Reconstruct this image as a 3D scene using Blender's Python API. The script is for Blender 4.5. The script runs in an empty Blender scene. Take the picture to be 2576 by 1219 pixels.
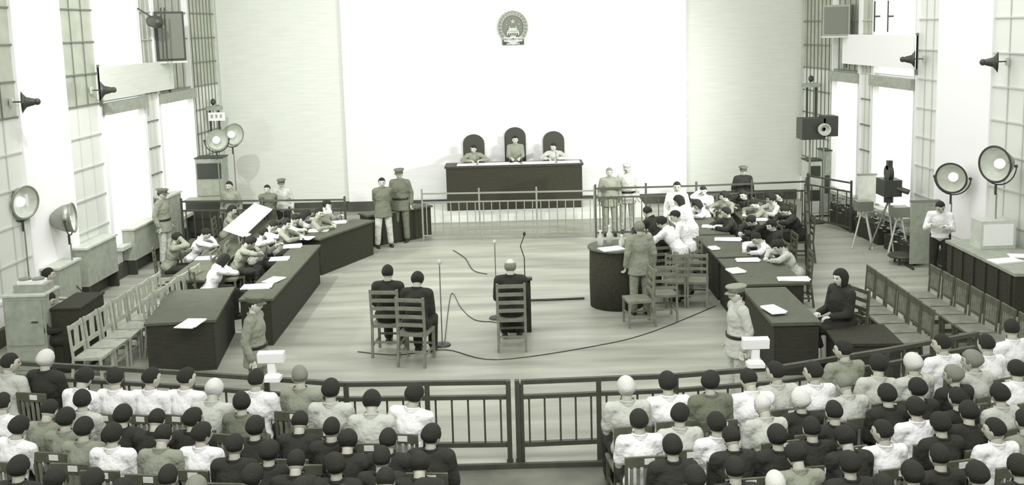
import bpy, math, random
from mathutils import Vector, Matrix
random.seed(7)
SC = bpy.context.scene
COL = SC.collection
# ---------------------------------------------------------------- camera
F = 2500.; P = math.radians(7.85); A = math.radians(1.55); H = 5.1; CX = 1288.; CY = 411.
sp, cp, sa, ca = math.sin(P), math.cos(P), math.sin(A), math.cos(A)
FW = Vector((0, cp, -sp)); R0 = Vector((1, 0, 0)); U0 = Vector((0, sp, cp))
RR = R0 * ca - U0 * sa; UU = U0 * ca + R0 * sa
cam_d = bpy.data.cameras.new('camera'); cam = bpy.data.objects.new('camera', cam_d); COL.objects.link(cam)
m = Matrix.Identity(4)
for i in range(3):
    m[i][0] = RR[i]; m[i][1] = UU[i]; m[i][2] = -FW[i]
m[2][3] = H
cam.matrix_world = m
cam_d.sensor_fit = 'HORIZONTAL'; cam_d.sensor_width = 36; cam_d.lens = F / 2576 * 36
cam_d.shift_y = (CY - 609.5) / 2576; cam_d.clip_end = 200
SC.camera = cam
# ---------------------------------------------------------------- world, lights, exposure
w = bpy.data.worlds.new('world'); SC.world = w; w.use_nodes = True
w.node_tree.nodes['Background'].inputs[0].default_value = (1.0, 1.0, 0.97, 1)
w.node_tree.nodes['Background'].inputs[1].default_value = 0.64
SC.view_settings.view_transform = 'Standard'; SC.view_settings.look = 'None'
SC.view_settings.exposure = 0.0; SC.view_settings.gamma = 1; SC.view_settings.use_curve_mapping = False
def area(name, loc, tgt, sx, sy, e):
    l = bpy.data.lights.new(name, 'AREA'); l.shape = 'RECTANGLE'; l.size = sx; l.size_y = sy; l.energy = e
    o = bpy.data.objects.new(name, l); COL.objects.link(o); o.location = loc
    o.rotation_euler = (Vector(tgt) - Vector(loc)).to_track_quat('-Z', 'Y').to_euler(); return o
def spot(name, loc, tgt, e, ang=100, rad=.12):
    l = bpy.data.lights.new(name, 'SPOT'); l.energy = e; l.spot_size = math.radians(ang); l.spot_blend = .8; l.shadow_soft_size = rad
    o = bpy.data.objects.new(name, l); COL.objects.link(o); o.location = loc
    o.rotation_euler = (Vector(tgt) - Vector(loc)).to_track_quat('-Z', 'Y').to_euler(); return o
area('overhead_fill_light', (0, 19, 9.5), (0, 19.5, 0), 9, 8, 330)  # unseen overhead fill, added to light the hall evenly
area('overhead_fill_light', (0, 4.5, 8.5), (0, 14.5, 0), 10, 3, 900)  # added fill from high behind the camera, brightens the audience's backs
area('overhead_fill_light', (6.0, 18, 9.2), (6.3, 18.5, 0), 3, 7, 260)  # added fill over the right corridor and its wall
area('overhead_fill_light', (-6.0, 17, 9.2), (-6.3, 17.5, 0), 3, 7, 160)  # matching added fill on the left side
spot('flood_lamp_light', (7.7, 17.6, 3.5), (-1.0, 27.5, 2.2), 1700, 72)
spot('ceiling_spot_light', (-6.0, 15.4, 7.5), (-4.5, 24, 1.5), 1500, 110, .1)
spot('flood_lamp_light', (7.3, 19.3, 3.2), (1.0, 28, 3.4), 1100, 72)
spot('flood_lamp_light', (-7.6, 17.6, 3.1), (-1.0, 18.5, 0), 500)
spot('flood_lamp_light', (-7.3, 18.6, 3.1), (0.5, 27.5, 3), 500)
# ---------------------------------------------------------------- helpers
def ray(px, py):
    return FW + RR * ((px - CX) / F) + UU * ((CY - py) / F)
def G(px, py, z=0.):
    d = ray(px, py); t = (z - H) / d[2]; return Vector((d[0] * t, d[1] * t, z))
def atY(px, py, Y):
    d = ray(px, py); t = Y / d[1]; return Vector((d[0] * t, Y, H + d[2] * t))
_m = {}
def mat(name, rgb, rough=.7, metal=0, noise=0., nscale=8., bump=0., bscale=40., emit=0., streak=None, alpha=None):
    if name in _m: return _m[name]
    M = bpy.data.materials.new(name); M.use_nodes = True; nt = M.node_tree; b = nt.nodes['Principled BSDF']
    b.inputs['Base Color'].default_value = (*rgb, 1); b.inputs['Roughness'].default_value = rough; b.inputs['Metallic'].default_value = metal
    tc = nt.nodes.new('ShaderNodeTexCoord'); mp = nt.nodes.new('ShaderNodeMapping'); nt.links.new(tc.outputs['Object'], mp.inputs[0])
    if streak: mp.inputs['Scale'].default_value = streak
    if noise:
        n = nt.nodes.new('ShaderNodeTexNoise'); n.inputs['Scale'].default_value = nscale; n.inputs['Detail'].default_value = 5
        nt.links.new(mp.outputs[0], n.inputs[0])
        r = nt.nodes.new('ShaderNodeValToRGB')
        r.color_ramp.elements[0].position = .3; r.color_ramp.elements[1].position = .7
        r.color_ramp.elements[0].color = (*[max(0, c * (1 - noise)) for c in rgb], 1)
        r.color_ramp.elements[1].color = (*[min(.95, c * (1 + noise)) for c in rgb], 1)
        nt.links.new(n.outputs[0], r.inputs[0]); nt.links.new(r.outputs[0], b.inputs['Base Color'])
    if bump:
        n = nt.nodes.new('ShaderNodeTexNoise'); n.inputs['Scale'].default_value = bscale; nt.links.new(mp.outputs[0], n.inputs[0])
        bp = nt.nodes.new('ShaderNodeBump'); bp.inputs['Strength'].default_value = bump; bp.inputs['Distance'].default_value = .05
        nt.links.new(n.outputs[0], bp.inputs['Height']); nt.links.new(bp.outputs[0], b.inputs['Normal'])
    if emit:
        b.inputs['Emission Color'].default_value = (*rgb, 1); b.inputs['Emission Strength'].default_value = emit
    _m[name] = M; return M
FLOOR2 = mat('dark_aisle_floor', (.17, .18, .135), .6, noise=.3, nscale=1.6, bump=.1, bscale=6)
PIER = mat('whitewashed_pier', (.93, .93, .91), .9)
RAILM = mat('grey_painted_rail', (.24, .25, .2), .5)
WALL = mat('white_plaster', (.80, .81, .775), .9, noise=.05, nscale=1.5, streak=(1, 1, 14))
WALLG = mat('grey_plaster', (.70, .73, .65), .9, noise=.05, nscale=1.5, streak=(1, 1, 14))
FLOOR = mat('glare_streaked_wood_floor', (.35, .362, .292), .46, noise=.3, nscale=1.1, bump=.12, bscale=6, streak=(.35, 2.2, 1))  # random streaks put patchy glare into the wood colour
DARK = mat('dark_stained_wood', (.032, .032, .021), .5, noise=.25, nscale=5, streak=(1, 1, 8))
DCLOTH = mat('dark_table_cloth', (.036, .036, .022), .95, noise=.3, nscale=30, bump=.3)
DESKTOP = mat('desk_top_baize', (.085, .095, .062), .6, noise=.15)
RAIL = mat('dark_painted_wood', (.06, .062, .045), .5, noise=.2, nscale=5)
RAILL = mat('pale_painted_rail', (.55, .57, .5), .5)
WOOD = mat('brown_wood', (.10, .105, .07), .5, noise=.25, nscale=9)
LWOOD = mat('light_wood', (.42, .44, .36), .5, noise=.2, nscale=9)
MWOOD = mat('mid_wood', (.2, .21, .16), .5, noise=.2, nscale=9)
WHITE = mat('white_paint', (.88, .88, .86), .6)
PAPER = mat('paper', (.9, .9, .88), .8)
TAG = mat('white_tag', (.8, .8, .74), .6)
METAL = mat('grey_metal', (.3, .32, .27), .4, .6)
DMETAL = mat('dark_metal', (.06, .065, .05), .45, .4)
GREY = mat('grey_enamel', (.33, .36, .29), .55, noise=.15)
LGREY = mat('light_grey_enamel', (.55, .58, .5), .55, noise=.1)
PANE = mat('washed_out_pane', (.72, .75, .68), .25)  # pale tone holds the light that washes out these panes
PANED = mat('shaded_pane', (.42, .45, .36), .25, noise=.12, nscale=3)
DAY = mat('daylight_pane', (.97, .97, .95), .3, emit=.75)
LAMP = mat('lit_lamp', (1, 1, .97), .4, emit=1.2)
MUNT = mat('steel_muntin', (.17, .185, .145), .5)
MUNTL = mat('pale_muntin', (.55, .57, .52), .5)
SKIN = mat('skin', (.50, .49, .40), .6)
SKINL = mat('pale_skin', (.62, .61, .53), .6)
FACED = mat('face_dark', (.05, .05, .035), .6)
HAIRB = mat('black_hair', (.019, .02, .013), .8, bump=.5, bscale=90)
HAIRW = mat('white_hair', (.66, .67, .61), .8, bump=.4, bscale=90)
HAIRG = mat('grey_hair', (.22, .23, .18), .8, bump=.4, bscale=90)
CL = {'W': mat('white_cotton', (.84, .84, .82), .9, bump=.9, bscale=9), 'L': mat('light_grey_cotton', (.52, .54, .47), .9, bump=.9, bscale=9),
      'M': mat('mid_grey_cloth', (.27, .29, .22), .9, bump=.9, bscale=9), 'G': mat('grey_green_cloth', (.15, .165, .115), .9, bump=.9, bscale=9),
      'D': mat('dark_cloth', (.026, .027, .019), .9, bump=.9, bscale=9)}
SHOE = mat('black_leather', (.02, .02, .015), .4)

class MB:
    def __init__(s): s.v = []; s.f = []; s.mi = []
    def add(s, vs, fs, mi=0):
        o = len(s.v); s.v += [tuple(v) for v in vs]; s.f += [tuple(i + o for i in f) for f in fs]; s.mi += [mi] * len(fs); return s
    def box(s, c, d, rot=None, mi=0):
        c = Vector(c); vs = []
        for x in (-.5, .5):
            for y in (-.5, .5):
                for z in (-.5, .5):
                    v = Vector((x * d[0], y * d[1], z * d[2]))
                    if rot: v = rot @ v
                    vs.append(v + c)
        return s.add(vs, [(0, 1, 3, 2), (4, 6, 7, 5), (0, 4, 5, 1), (2, 3, 7, 6), (0, 2, 6, 4), (1, 5, 7, 3)], mi)
    def bx(s, x0, x1, y0, y1, z0, z1, mi=0):
        return s.box(((x0 + x1) / 2, (y0 + y1) / 2, (z0 + z1) / 2), (x1 - x0, y1 - y0, z1 - z0), None, mi)
    def bar(s, a, b, w, h, mi=0):      # rectangular bar from a to b, w across, h in height
        a = Vector(a); b = Vector(b); d = b - a; L = d.length; d.normalize()
        up = Vector((0, 0, 1)) if abs(d.z) < .95 else Vector((0, 1, 0))
        x = d.cross(up).normalized(); z = x.cross(d)
        R = Matrix((x, d, z)).transposed()
        return s.box((a + b) / 2, (w, L, h), R, mi)
    def tube(s, pts, r, n=8, mi=0, cap=True):
        pts = [Vector(p) for p in pts]; rs = r if isinstance(r, (list, tuple)) else [r] * len(pts)
        vs = []; fs = []; px = None
        for i, p in enumerate(pts):
            d = (pts[min(i + 1, len(pts) - 1)] - pts[max(i - 1, 0)])
            if d.length < 1e-9: d = Vector((0, 0, 1))
            d.normalize()
            if px is None:
                px = d.cross(Vector((0, 0, 1)) if abs(d.z) < .9 else Vector((1, 0, 0))).normalized()
            else:
                px = (px - d * px.dot(d)).normalized()
            py = d.cross(px)
            for k in range(n):
                a = 2 * math.pi * k / n; vs.append(p + (px * math.cos(a) + py * math.sin(a)) * rs[i])
        for i in range(len(pts) - 1):
            for k in range(n):
                k2 = (k + 1) % n; fs.append((i * n + k, i * n + k2, (i + 1) * n + k2, (i + 1) * n + k))
        if cap: fs.append(tuple(range(n - 1, -1, -1))); fs.append(tuple((len(pts) - 1) * n + k for k in range(n)))
        return s.add(vs, fs, mi)
    def capsule(s, a, r0, b, r1, n=12, mi=0):
        a = Vector(a); b = Vector(b); d = (b - a).normalized() if (b - a).length > 1e-6 else Vector((0, 0, 1))
        pts = []; rs = []
        for t in (-.98, -.8, -.45, 0): pts.append(a + d * r0 * t); rs.append(r0 * math.sqrt(1 - t * t))
        for t in (0, .45, .8, .98): pts.append(b + d * r1 * t); rs.append(r1 * math.sqrt(1 - t * t))
        return s.tube(pts, rs, n, mi)
    def ell(s, c, r, R=None, nu=16, nv=10, mi=0, fn=None):
        c = Vector(c); vs = []; fs = []
        for j in range(nv + 1):
            th = math.pi * j / nv
            for i in range(nu):
                ph = 2 * math.pi * i / nu
                v = Vector((math.sin(th) * math.cos(ph), math.sin(th) * math.sin(ph), math.cos(th)))
                v = fn(v) if fn else Vector((v.x * r[0], v.y * r[1], v.z * r[2]))
                if R: v = R @ v
                vs.append(v + c)
        for j in range(nv):
            for i in range(nu):
                i2 = (i + 1) % nu; q = (j * nu + i, (j + 1) * nu + i, (j + 1) * nu + i2, j * nu + i2)
                if j == 0: q = (j * nu, (j + 1) * nu + i, (j + 1) * nu + i2)
                elif j == nv - 1: q = (j * nu + i, (j + 1) * nu, j * nu + i2)
                fs.append(q)
        return s.add(vs, fs, mi)
    def lathe(s, prof, c=(0, 0, 0), n=24, mi=0, sx=1, sy=1, a0=0, a1=2 * math.pi):
        full = abs(a1 - a0 - 2 * math.pi) < 1e-6; k = n if full else n + 1; vs = []; fs = []
        for r, z in prof:
            for i in range(k):
                a = a0 + (a1 - a0) * i / n; vs.append((c[0] + r * math.cos(a) * sx, c[1] + r * math.sin(a) * sy, c[2] + z))
        for j in range(len(prof) - 1):
            for i in range(n):
                i2 = (i + 1) % k; fs.append((j * k + i, j * k + i2, (j + 1) * k + i2, (j + 1) * k + i))
        return s.add(vs, fs, mi)
    def prism(s, poly, z0, z1, mi=0):
        n = len(poly); vs = [(p[0], p[1], z0) for p in poly] + [(p[0], p[1], z1) for p in poly]
        fs = [tuple(range(n - 1, -1, -1)), tuple(range(n, 2 * n))] + [(i, (i + 1) % n, n + (i + 1) % n, n + i) for i in range(n)]
        return s.add(vs, fs, mi)
    def mesh(s, name, mats, smooth=False):
        me = bpy.data.meshes.new(name); me.from_pydata(s.v, [], s.f)
        for mm in (mats if isinstance(mats, (list, tuple)) else [mats]): me.materials.append(mm)
        if any(s.mi): me.polygons.foreach_set('material_index', s.mi)
        if smooth: me.polygons.foreach_set('use_smooth', [True] * len(me.polygons))
        me.update(); return me
    def build(s, name, mats, parent=None, smooth=False, loc=None):
        return link(name, s.mesh(name, mats, smooth), parent, loc)
def link(name, me, parent=None, loc=None):
    o = bpy.data.objects.new(name, me); COL.objects.link(o)
    if parent: o.parent = parent
    if loc is not None: o.location = loc
    return o
def tag(o, label=None, cat=None, group=None, kind=None):
    if label: o['label'] = label
    if cat: o['category'] = cat
    if group: o['group'] = group
    if kind: o['kind'] = kind
    return o
def thing(name, label, cat, loc=(0, 0, 0), rz=0, group=None):
    o = bpy.data.objects.new(name, None); o.empty_display_size = .1; COL.objects.link(o); o.location = loc; o.rotation_euler = (0, 0, rz)
    return tag(o, label, cat, group)
def struct(name, mb, m_, parent=None, **k):
    o = mb.build(name, m_, parent, **k)
    if not parent: o['kind'] = 'structure'
    return o
class Kit:                     # a thing and its parts, copied with shared mesh data
    def __init__(s, name, cat): s.name = name; s.cat = cat; s.parts = []
    def part(s, name, mb, m_, smooth=False, label=None): s.parts.append((name, mb.mesh(name, m_, smooth), label)); return s
    def put(s, label, loc, rz=0, group=None, mats=None, scale=1):
        t = thing(s.name, label, s.cat, loc, rz, group); t.scale = (scale,) * 3
        for n, me, lb in s.parts:
            o = link(n, me, t)
            if lb: o['label'] = lb
            if mats and n in mats:
                o.material_slots[0].link = 'OBJECT'; o.material_slots[0].material = mats[n]
        return t
def rot2(v, a): return Vector((v[0] * math.cos(a) - v[1] * math.sin(a), v[0] * math.sin(a) + v[1] * math.cos(a), v[2] if len(v) > 2 else 0))
# ---------------------------------------------------------------- the room
YB = 28.0; YF = 3.0; ZT = 8.2
def XW(side, Y): return -9.5 + .05 * Y if side == 'l' else 10.44 - .08 * Y
def WP(side, px, py):          # where the sight line through a point meets the side wall
    a, b = (-9.5, .05) if side == 'l' else (10.44, -.08)
    d = ray(px, py); t = a / (d[0] - b * d[1]); return d[1] * t, H + d[2] * t
def wb(mb, side, y0, y1, z0, z1, o0, o1, mi=0):   # a box lying along the side wall, from o0 to o1 out of its face
    s = 1 if side == 'l' else -1
    c = [(XW(side, y) + s * o, y) for y, o in ((y0, o0), (y1, o0), (y1, o1), (y0, o1))]
    if side == 'r': c = c[::-1]
    return mb.prism(c, z0, z1, mi)
struct('floor', MB().bx(-11, 11, 11.0, YB, -.2, 0), FLOOR)
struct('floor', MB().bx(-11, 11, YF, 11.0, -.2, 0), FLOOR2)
struct('wall_back', MB().bx(-9, 9, YB, YB + .3, 0, ZT), WALLG)
struct('trim_1', MB().prism([(-4.66, YB - .10), (4.95, YB - .10), (4.95, YB), (-4.66, YB)], 0, ZT), WALL)      # invented shallow centre bay, added to set off the brighter middle of the wall
struct('baseboard_back', MB().bx(-8.0, -4.67, YB - .05, YB, 0, .28).bx(4.96, 8.1, YB - .05, YB, 0, .28).bx(-4.7, 5, YB - .15, YB - .10, 0, .28), RAIL)
wins = {'l': [('A', 13.4, 17.45), ('B', 19.1, 20.55), ('W', 20.62, 22.65), ('C', 22.7, 23.5), ('W', 23.55, 25.7), ('D', 25.75, 27.75)],
        'r': [('A', 13.4, 18.5), ('B', 20.4, 21.35), ('W', 21.4, 23.4), ('C', 23.45, 24.15), ('W', 24.2, 25.8), ('D', 25.85, 27.9)]}
nw = 0
for side, nm in (('l', 'wall_left'), ('r', 'wall_right')):
    b = MB()
    # solid wall below, above and between the openings
    wb(b, side, YF, 13.4, 0, ZT, -.3, 0)
    wb(b, side, 13.4, YB, 0, .68, -.3, 0); wb(b, side, 13.4, YB, 6.9, ZT, -.3, 0)
    pr = wins[side][1][1]; wb(b, side, wins[side][0][2], pr, .68, 6.9, -.3, .02)
    struct(nm, b, PIER)
    struct('baseboard_' + ('left' if side == 'l' else 'right'), wb(MB(), side, YF, YB - .3, 0, .30, 0.0, .09), RAIL)
    for k, y0, y1 in wins[side]:
        nw += 1
        root = MB(); e = .035
        for z in (.68, 6.84): wb(root, side, y0, y1, z, z + .06, -.25, .03)
        for y in (y0, y1 - e): wb(root, side, y, y + e, .68, 6.9, -.25, .03)
        fr = struct('window_%d' % nw, root, WHITE if k in 'ABWC' else LGREY)
        if k == 'W':
            wb(MB(), side, y0 + e, y1 - e, .74, 3.5, -.14, -.11).build('pane', DAY, fr)
            wb(MB(), side, y0 - .03, y1 + .03, 3.5, 3.74, -.06, .12).build('roller_blind', GREY, fr)
            first = (side == 'l' and y0 < 22) or (side == 'r' and y0 < 22)
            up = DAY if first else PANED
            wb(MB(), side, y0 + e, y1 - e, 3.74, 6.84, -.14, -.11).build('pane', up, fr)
            hz = (3.78, 5.02, 5.66)
            n = 5
        else:
            lower = PANE
            wb(MB(), side, y0 + e, y1 - e, .74, 3.76, -.05, -.03).build('pane', lower, fr)
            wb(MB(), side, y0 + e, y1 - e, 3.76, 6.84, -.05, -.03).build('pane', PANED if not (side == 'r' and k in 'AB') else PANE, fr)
            hz = (1.27, 1.9, 2.52, 3.14, 3.76, 4.38, 5.02, 5.66)
            n = {'A': 8 if side == 'l' else 10, 'B': 3, 'C': 3, 'D': 8}[k]
        zb = 3.76 if k == 'W' else .74
        mt = MUNT if k in 'D' or (k == 'W' and not first) else (MUNT if side == 'l' and k in 'AB' else MUNTL)
        # vertical muntins; the near strips' lower run is coloured pale, as light-washed
        vm = wb(MB(), side, -.011, .011, 0, 1, 0, 1)
        for i in range(1, n):
            y = y0 + (y1 - y0) * i / n; t = .009
            wb(MB(), side, y - t, y + t, zb, 3.76 if k != 'W' else 6.84 , -.03, -.01).build('muntin', MUNTL if k != 'D' else MUNT, fr) if k != 'W' else None
            wb(MB(), side, y - t, y + t, 3.76, 6.84, -.03, -.01).build('muntin', mt, fr) if not (k == 'W' and first) else None
        for z in hz:
            if k == 'W' and first and z > 4: continue
            wb(MB(), side, y0, y1, z - .014, z + .014, -.03, .0).build('muntin', mt if z > 3.5 or k == 'D' else (MUNT if k == 'C' else MUNTL), fr)
# small detail of the piers: radiator sills under the windows
ntr = 2
for side in 'lr':
    for k, y0, y1 in wins[side]:
        if k != 'W': continue
        ntr += 1; struct('trim_%d' % ntr, wb(MB(), side, y0 - .05, y1 + .05, .62, .70, 0, .22), LGREY)
# low platform of the judges
struct('trim_2', MB().bx(-3.1, 3.6, 25.9, 27.85, 0, .18), WALLG)
# ---------------------------------------------------------------- people
VOX = .013
def remesh(mb, name, mats, vox=VOX, smooth=3):
    me = mb.mesh(name + '_raw', mats); o = bpy.data.objects.new('raw', me); COL.objects.link(o)
    r = o.modifiers.new('r', 'REMESH'); r.mode = 'VOXEL'; r.voxel_size = vox; r.use_smooth_shade = True
    s = o.modifiers.new('s', 'SMOOTH'); s.factor = .5; s.iterations = smooth
    dg = bpy.context.evaluated_depsgraph_get(); dg.update()
    out = bpy.data.meshes.new_from_object(o.evaluated_get(dg)); out.name = name
    bpy.data.objects.remove(o); bpy.data.meshes.remove(me)
    out.materials.clear()
    for mm in (mats if isinstance(mats, (list, tuple)) else [mats]): out.materials.append(mm)
    return out
def RX(a): return Matrix.Rotation(math.radians(a), 3, 'X')
def RY(a): return Matrix.Rotation(math.radians(a), 3, 'Y')
def RZ(a): return Matrix.Rotation(math.radians(a), 3, 'Z')
def ik(a, b, l1, l2, hint):
    a = Vector(a); b = Vector(b); d = b - a; L = min(d.length, (l1 + l2) * .985); dn = d.normalized(); b = a + dn * L
    x = (l1 * l1 - l2 * l2 + L * L) / (2 * L); h = math.sqrt(max(0, l1 * l1 - x * x))
    hv = Vector(hint); hv = hv - dn * hv.dot(dn)
    if hv.length < 1e-5: hv = Vector((0, 0, -1))
    return a + dn * x + hv.normalized() * h, b
# a pose: seat z of the pelvis, trunk lean (deg forward), sideways lean, head yaw / pitch, wrist targets relative to the trunk base
POSES = {
 'sit':       dict(seated=1, lean=3, yaw=0, nod=5, l=(-.12, .30, .14), r=(.12, .30, .14)),
 'sit_left':  dict(seated=1, lean=2, yaw=38, nod=4, l=(-.14, .28, .14), r=(.10, .30, .14)),
 'sit_right': dict(seated=1, lean=4, yaw=-36, nod=6, l=(-.10, .30, .14), r=(.14, .27, .14)),
 'sit_down':  dict(seated=1, lean=12, yaw=8, nod=24, l=(-.12, .34, .13), r=(.10, .36, .13)),
 'sit_tilt':  dict(seated=1, lean=5, side=7, yaw=-12, nod=8, l=(-.16, .28, .14), r=(.14, .32, .14)),
 'sit_cross': dict(seated=1, lean=-2, yaw=14, nod=2, l=(.08, .22, .24), r=(-.08, .24, .22)),
 'write':     dict(seated=1, lean=26, yaw=10, nod=30, l=(-.17, .46, .30), r=(.10, .50, .30), hint=(0, -.2, .1)),
 'lean_desk': dict(seated=1, lean=14, yaw=-22, nod=10, l=(-.16, .42, .31), r=(.16, .44, .31), hint=(0, -.3, 0)),
 'chin':      dict(seated=1, lean=16, yaw=20, nod=12, l=(-.15, .42, .31), r=(.05, .24, .60), hint=(.2, .2, -.6)),
 'stand':     dict(lean=0, yaw=0, nod=4, l=(-.25, .03, -.06), r=(.25, .03, -.06), hint=(0, -1, 0)),
 'stand_left': dict(lean=0, yaw=35, nod=6, l=(-.24, .05, -.05), r=(.24, .05, -.05), hint=(0, -1, 0)),
 'stand_back': dict(lean=1, yaw=-10, nod=4, l=(-.08, -.17, -.02), r=(.08, -.18, -.02), hint=(0, -1, 0), wide=1),
 'bend':      dict(lean=36, yaw=0, nod=18, l=(-.14, .62, .16), r=(.16, .60, .16), hint=(0, -.3, -.1)),
 'stoop':     dict(lean=20, yaw=16, nod=22, l=(-.12, .38, .22), r=(.12, .40, .24), hint=(0, -.5, -.3)),
 'film':      dict(lean=10, yaw=8, nod=6, l=(-.09, .27, .60), r=(.10, .25, .60), hint=(.0, -.1, -1)),
}
def skel(pose):
    q = POSES[pose]; s = {}; seated = q.get('seated')
    pz = .55 if seated else .93
    B = Vector((0, 0, pz)); T = RX(-q['lean']) @ RY(q.get('side', 0)); s['T'] = T; s['B'] = B
    up = lambda x, y, z: B + T @ Vector((x, y, z))
    s['waist'] = up(0, .005, .14); s['chest'] = up(0, .0, .31); s['neck'] = up(0, -.01, .475)
    s['sh'] = [up(-.175, 0, .43), up(.175, 0, .43)]
    s['hip'] = [B + Vector((-.092, 0, -.02)), B + Vector((.092, 0, -.02))]
    if seated:
        s['knee'] = [Vector((-.12, .43, .52)), Vector((.12, .43, .52))]; s['ank'] = [Vector((-.11, .40, .09)), Vector((.11, .42, .09))]
    else:
        wd = .06 if q.get('wide') else .02
        s['knee'] = [Vector((-.10 - wd / 2, .015, .50)), Vector((.10 + wd / 2, .02, .50))]; s['ank'] = [Vector((-.10 - wd, 0, .085)), Vector((.10 + wd, -.01, .085))]
    s['el'] = []; s['wr'] = []
    for i, k in enumerate('lr'):
        tg = B + Vector(q[k]); hint = Vector(q.get('hint', (0, -.6, -.6)));
        sx = -1 if i == 0 else 1
        e, wv = ik(s['sh'][i], tg, .275, .245, hint + Vector((sx * .35, 0, 0)))
        s['el'].append(e); s['wr'].append(wv)
    HR = T @ RZ(q['yaw']) @ RX(-q['nod'] + q['lean'] * .55); s['HR'] = HR
    s['head'] = s['neck'] + T @ Vector((0, .005, .045)) + HR @ Vector((0, .022, .10))
    return s
def headfn(grow=0., part=None):
    def f(v):
        x, y, z = v
        X = x * .078; Y = y * (.092 if y > 0 else .102); Z = z * .112
        if z < 0:
            X *= 1 - .30 * (-z) ** 1.6
            if y < 0: Y *= 1 - .42 * (-z)
            else: Y *= 1 - .10 * (-z)
        if y > 0 and part is None:
            g = lambda a, b, sa_, sb: math.exp(-((X - a) / sa_) ** 2 - ((Z - b) / sb) ** 2)
            Y += .020 * g(0, -.022, .011, .022) + .008 * g(0, -.002, .010, .03) - .010 * (g(.031, .008, .017, .014) + g(-.031, .008, .017, .014)) \
                + .006 * g(0, .030, .05, .010) + .006 * g(0, -.060, .022, .010) + .010 * g(0, -.098, .028, .018)
        n = Vector((X, Y, Z))
        if part:
            k = part(x, y, z, X, Y, Z); n = n * (1 + k)
        return n
    return f
def add_head(mb, c, R):
    mb.ell(c, None, R, 40, 30, 0, headfn())
    for s_ in (-1, 1):
        mb.ell(c + R @ Vector((s_ * .074, -.008, -.008)), (.010, .020, .032), R @ RZ(s_ * -18), 8, 8)
        mb.ell(c + R @ Vector((s_ * .031, .076, .008)), (.013, .008, .008), R, 8, 6, 1)
        mb.capsule(c + R @ Vector((s_ * .016, .086, .027)), .005, c + R @ Vector((s_ * .048, .074, .028)), .004, 6, 1)
    mb.capsule(c + R @ Vector((-.02, .083, -.062)), .004, c + R @ Vector((.02, .083, -.062)), .004, 6, 1)
def sstep(a, b, x): t = max(0, min(1, (x - a) / (b - a))); return t * t * (3 - 2 * t)
def h_short(x, y, z, X, Y, Z):
    line = .055 if y > .45 else (.0 if y > -.05 else -.036)
    if -.05 < y <= .45: line = .0 + .055 * sstep(.1, .45, y)
    k = sstep(line - .02, line + .014, Z); return -.12 + k * (.12 + (.17 - .06 * max(0, z) ** 2) * (.35 + .65 * sstep(line, line + .07, Z)))
def h_full(x, y, z, X, Y, Z):
    line = .045 if y > .5 else -.02
    if y < .0: line = -.052
    k = sstep(line - .02, line + .014, Z); return -.12 + k * (.12 + (.27 - .13 * max(0, z) ** 2) * (.35 + .65 * sstep(line, line + .07, Z)))
def h_bob(x, y, z, X, Y, Z):
    line = .055 if y > .62 else (-.085 if y < .35 else -.085 + .14 * sstep(.35, .62, y))
    k = sstep(line - .012, line + .012, Z); lo = .3 * sstep(0, -.8, z) if y < .35 else 0
    return -.12 + k * (.12 + .22 + lo)
def h_ring(x, y, z, X, Y, Z):
    k = sstep(-.06, -.04, Z) * (1 - sstep(.045, .07, Z)) * (1 - sstep(.1, .35, y)); return -.10 + k * .22
def mk_hair(name, fn, m_):
    return MB().ell((0, 0, .0), None, None, 32, 22, 0, headfn(part=fn)).mesh(name, m_, True)
HAIR = {k: mk_hair('hair', f, HAIRB) for k, f in (('short', h_short), ('full', h_full), ('bob', h_bob), ('ring', h_ring))}
def mk_cap():
    b = MB(); b.lathe([(.0, .125), (.07, .125), (.122, .118), (.130, .105), (.105, .078), (.097, .07), (.096, .035), (.0, .035)], n=24, sy=1.12, sx=.92)
    vs = []; fs = []
    for i in range(13):
        a = math.radians(-65 + 130 * i / 12); ca_, sa_ = math.sin(a), math.cos(a)
        vs += [(ca_ * .088, sa_ * .106, .045), (ca_ * .105, sa_ * .106 + .055 * math.cos(a), .022), (ca_ * .105, sa_ * .106 + .055 * math.cos(a), .016), (ca_ * .088, sa_ * .106, .037)]
    for i in range(12):
        for k in range(4): fs.append((i * 4 + k, i * 4 + (k + 1) % 4, i * 4 + 4 + (k + 1) % 4, i * 4 + 4 + k))
    b.add(vs, fs); return b.mesh('cap', CL['G'], True)
HAIR['cap'] = mk_cap()
def mk_hat():
    b = MB(); b.lathe([(.0, .14), (.07, .138), (.095, .11), (.1, .05), (.15, .035), (.152, .03), (.1, .036), (.0, .036)], n=24, sy=1.15); return b.mesh('hat', CL['W'], True)
HAIR['hat'] = mk_hat()
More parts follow.
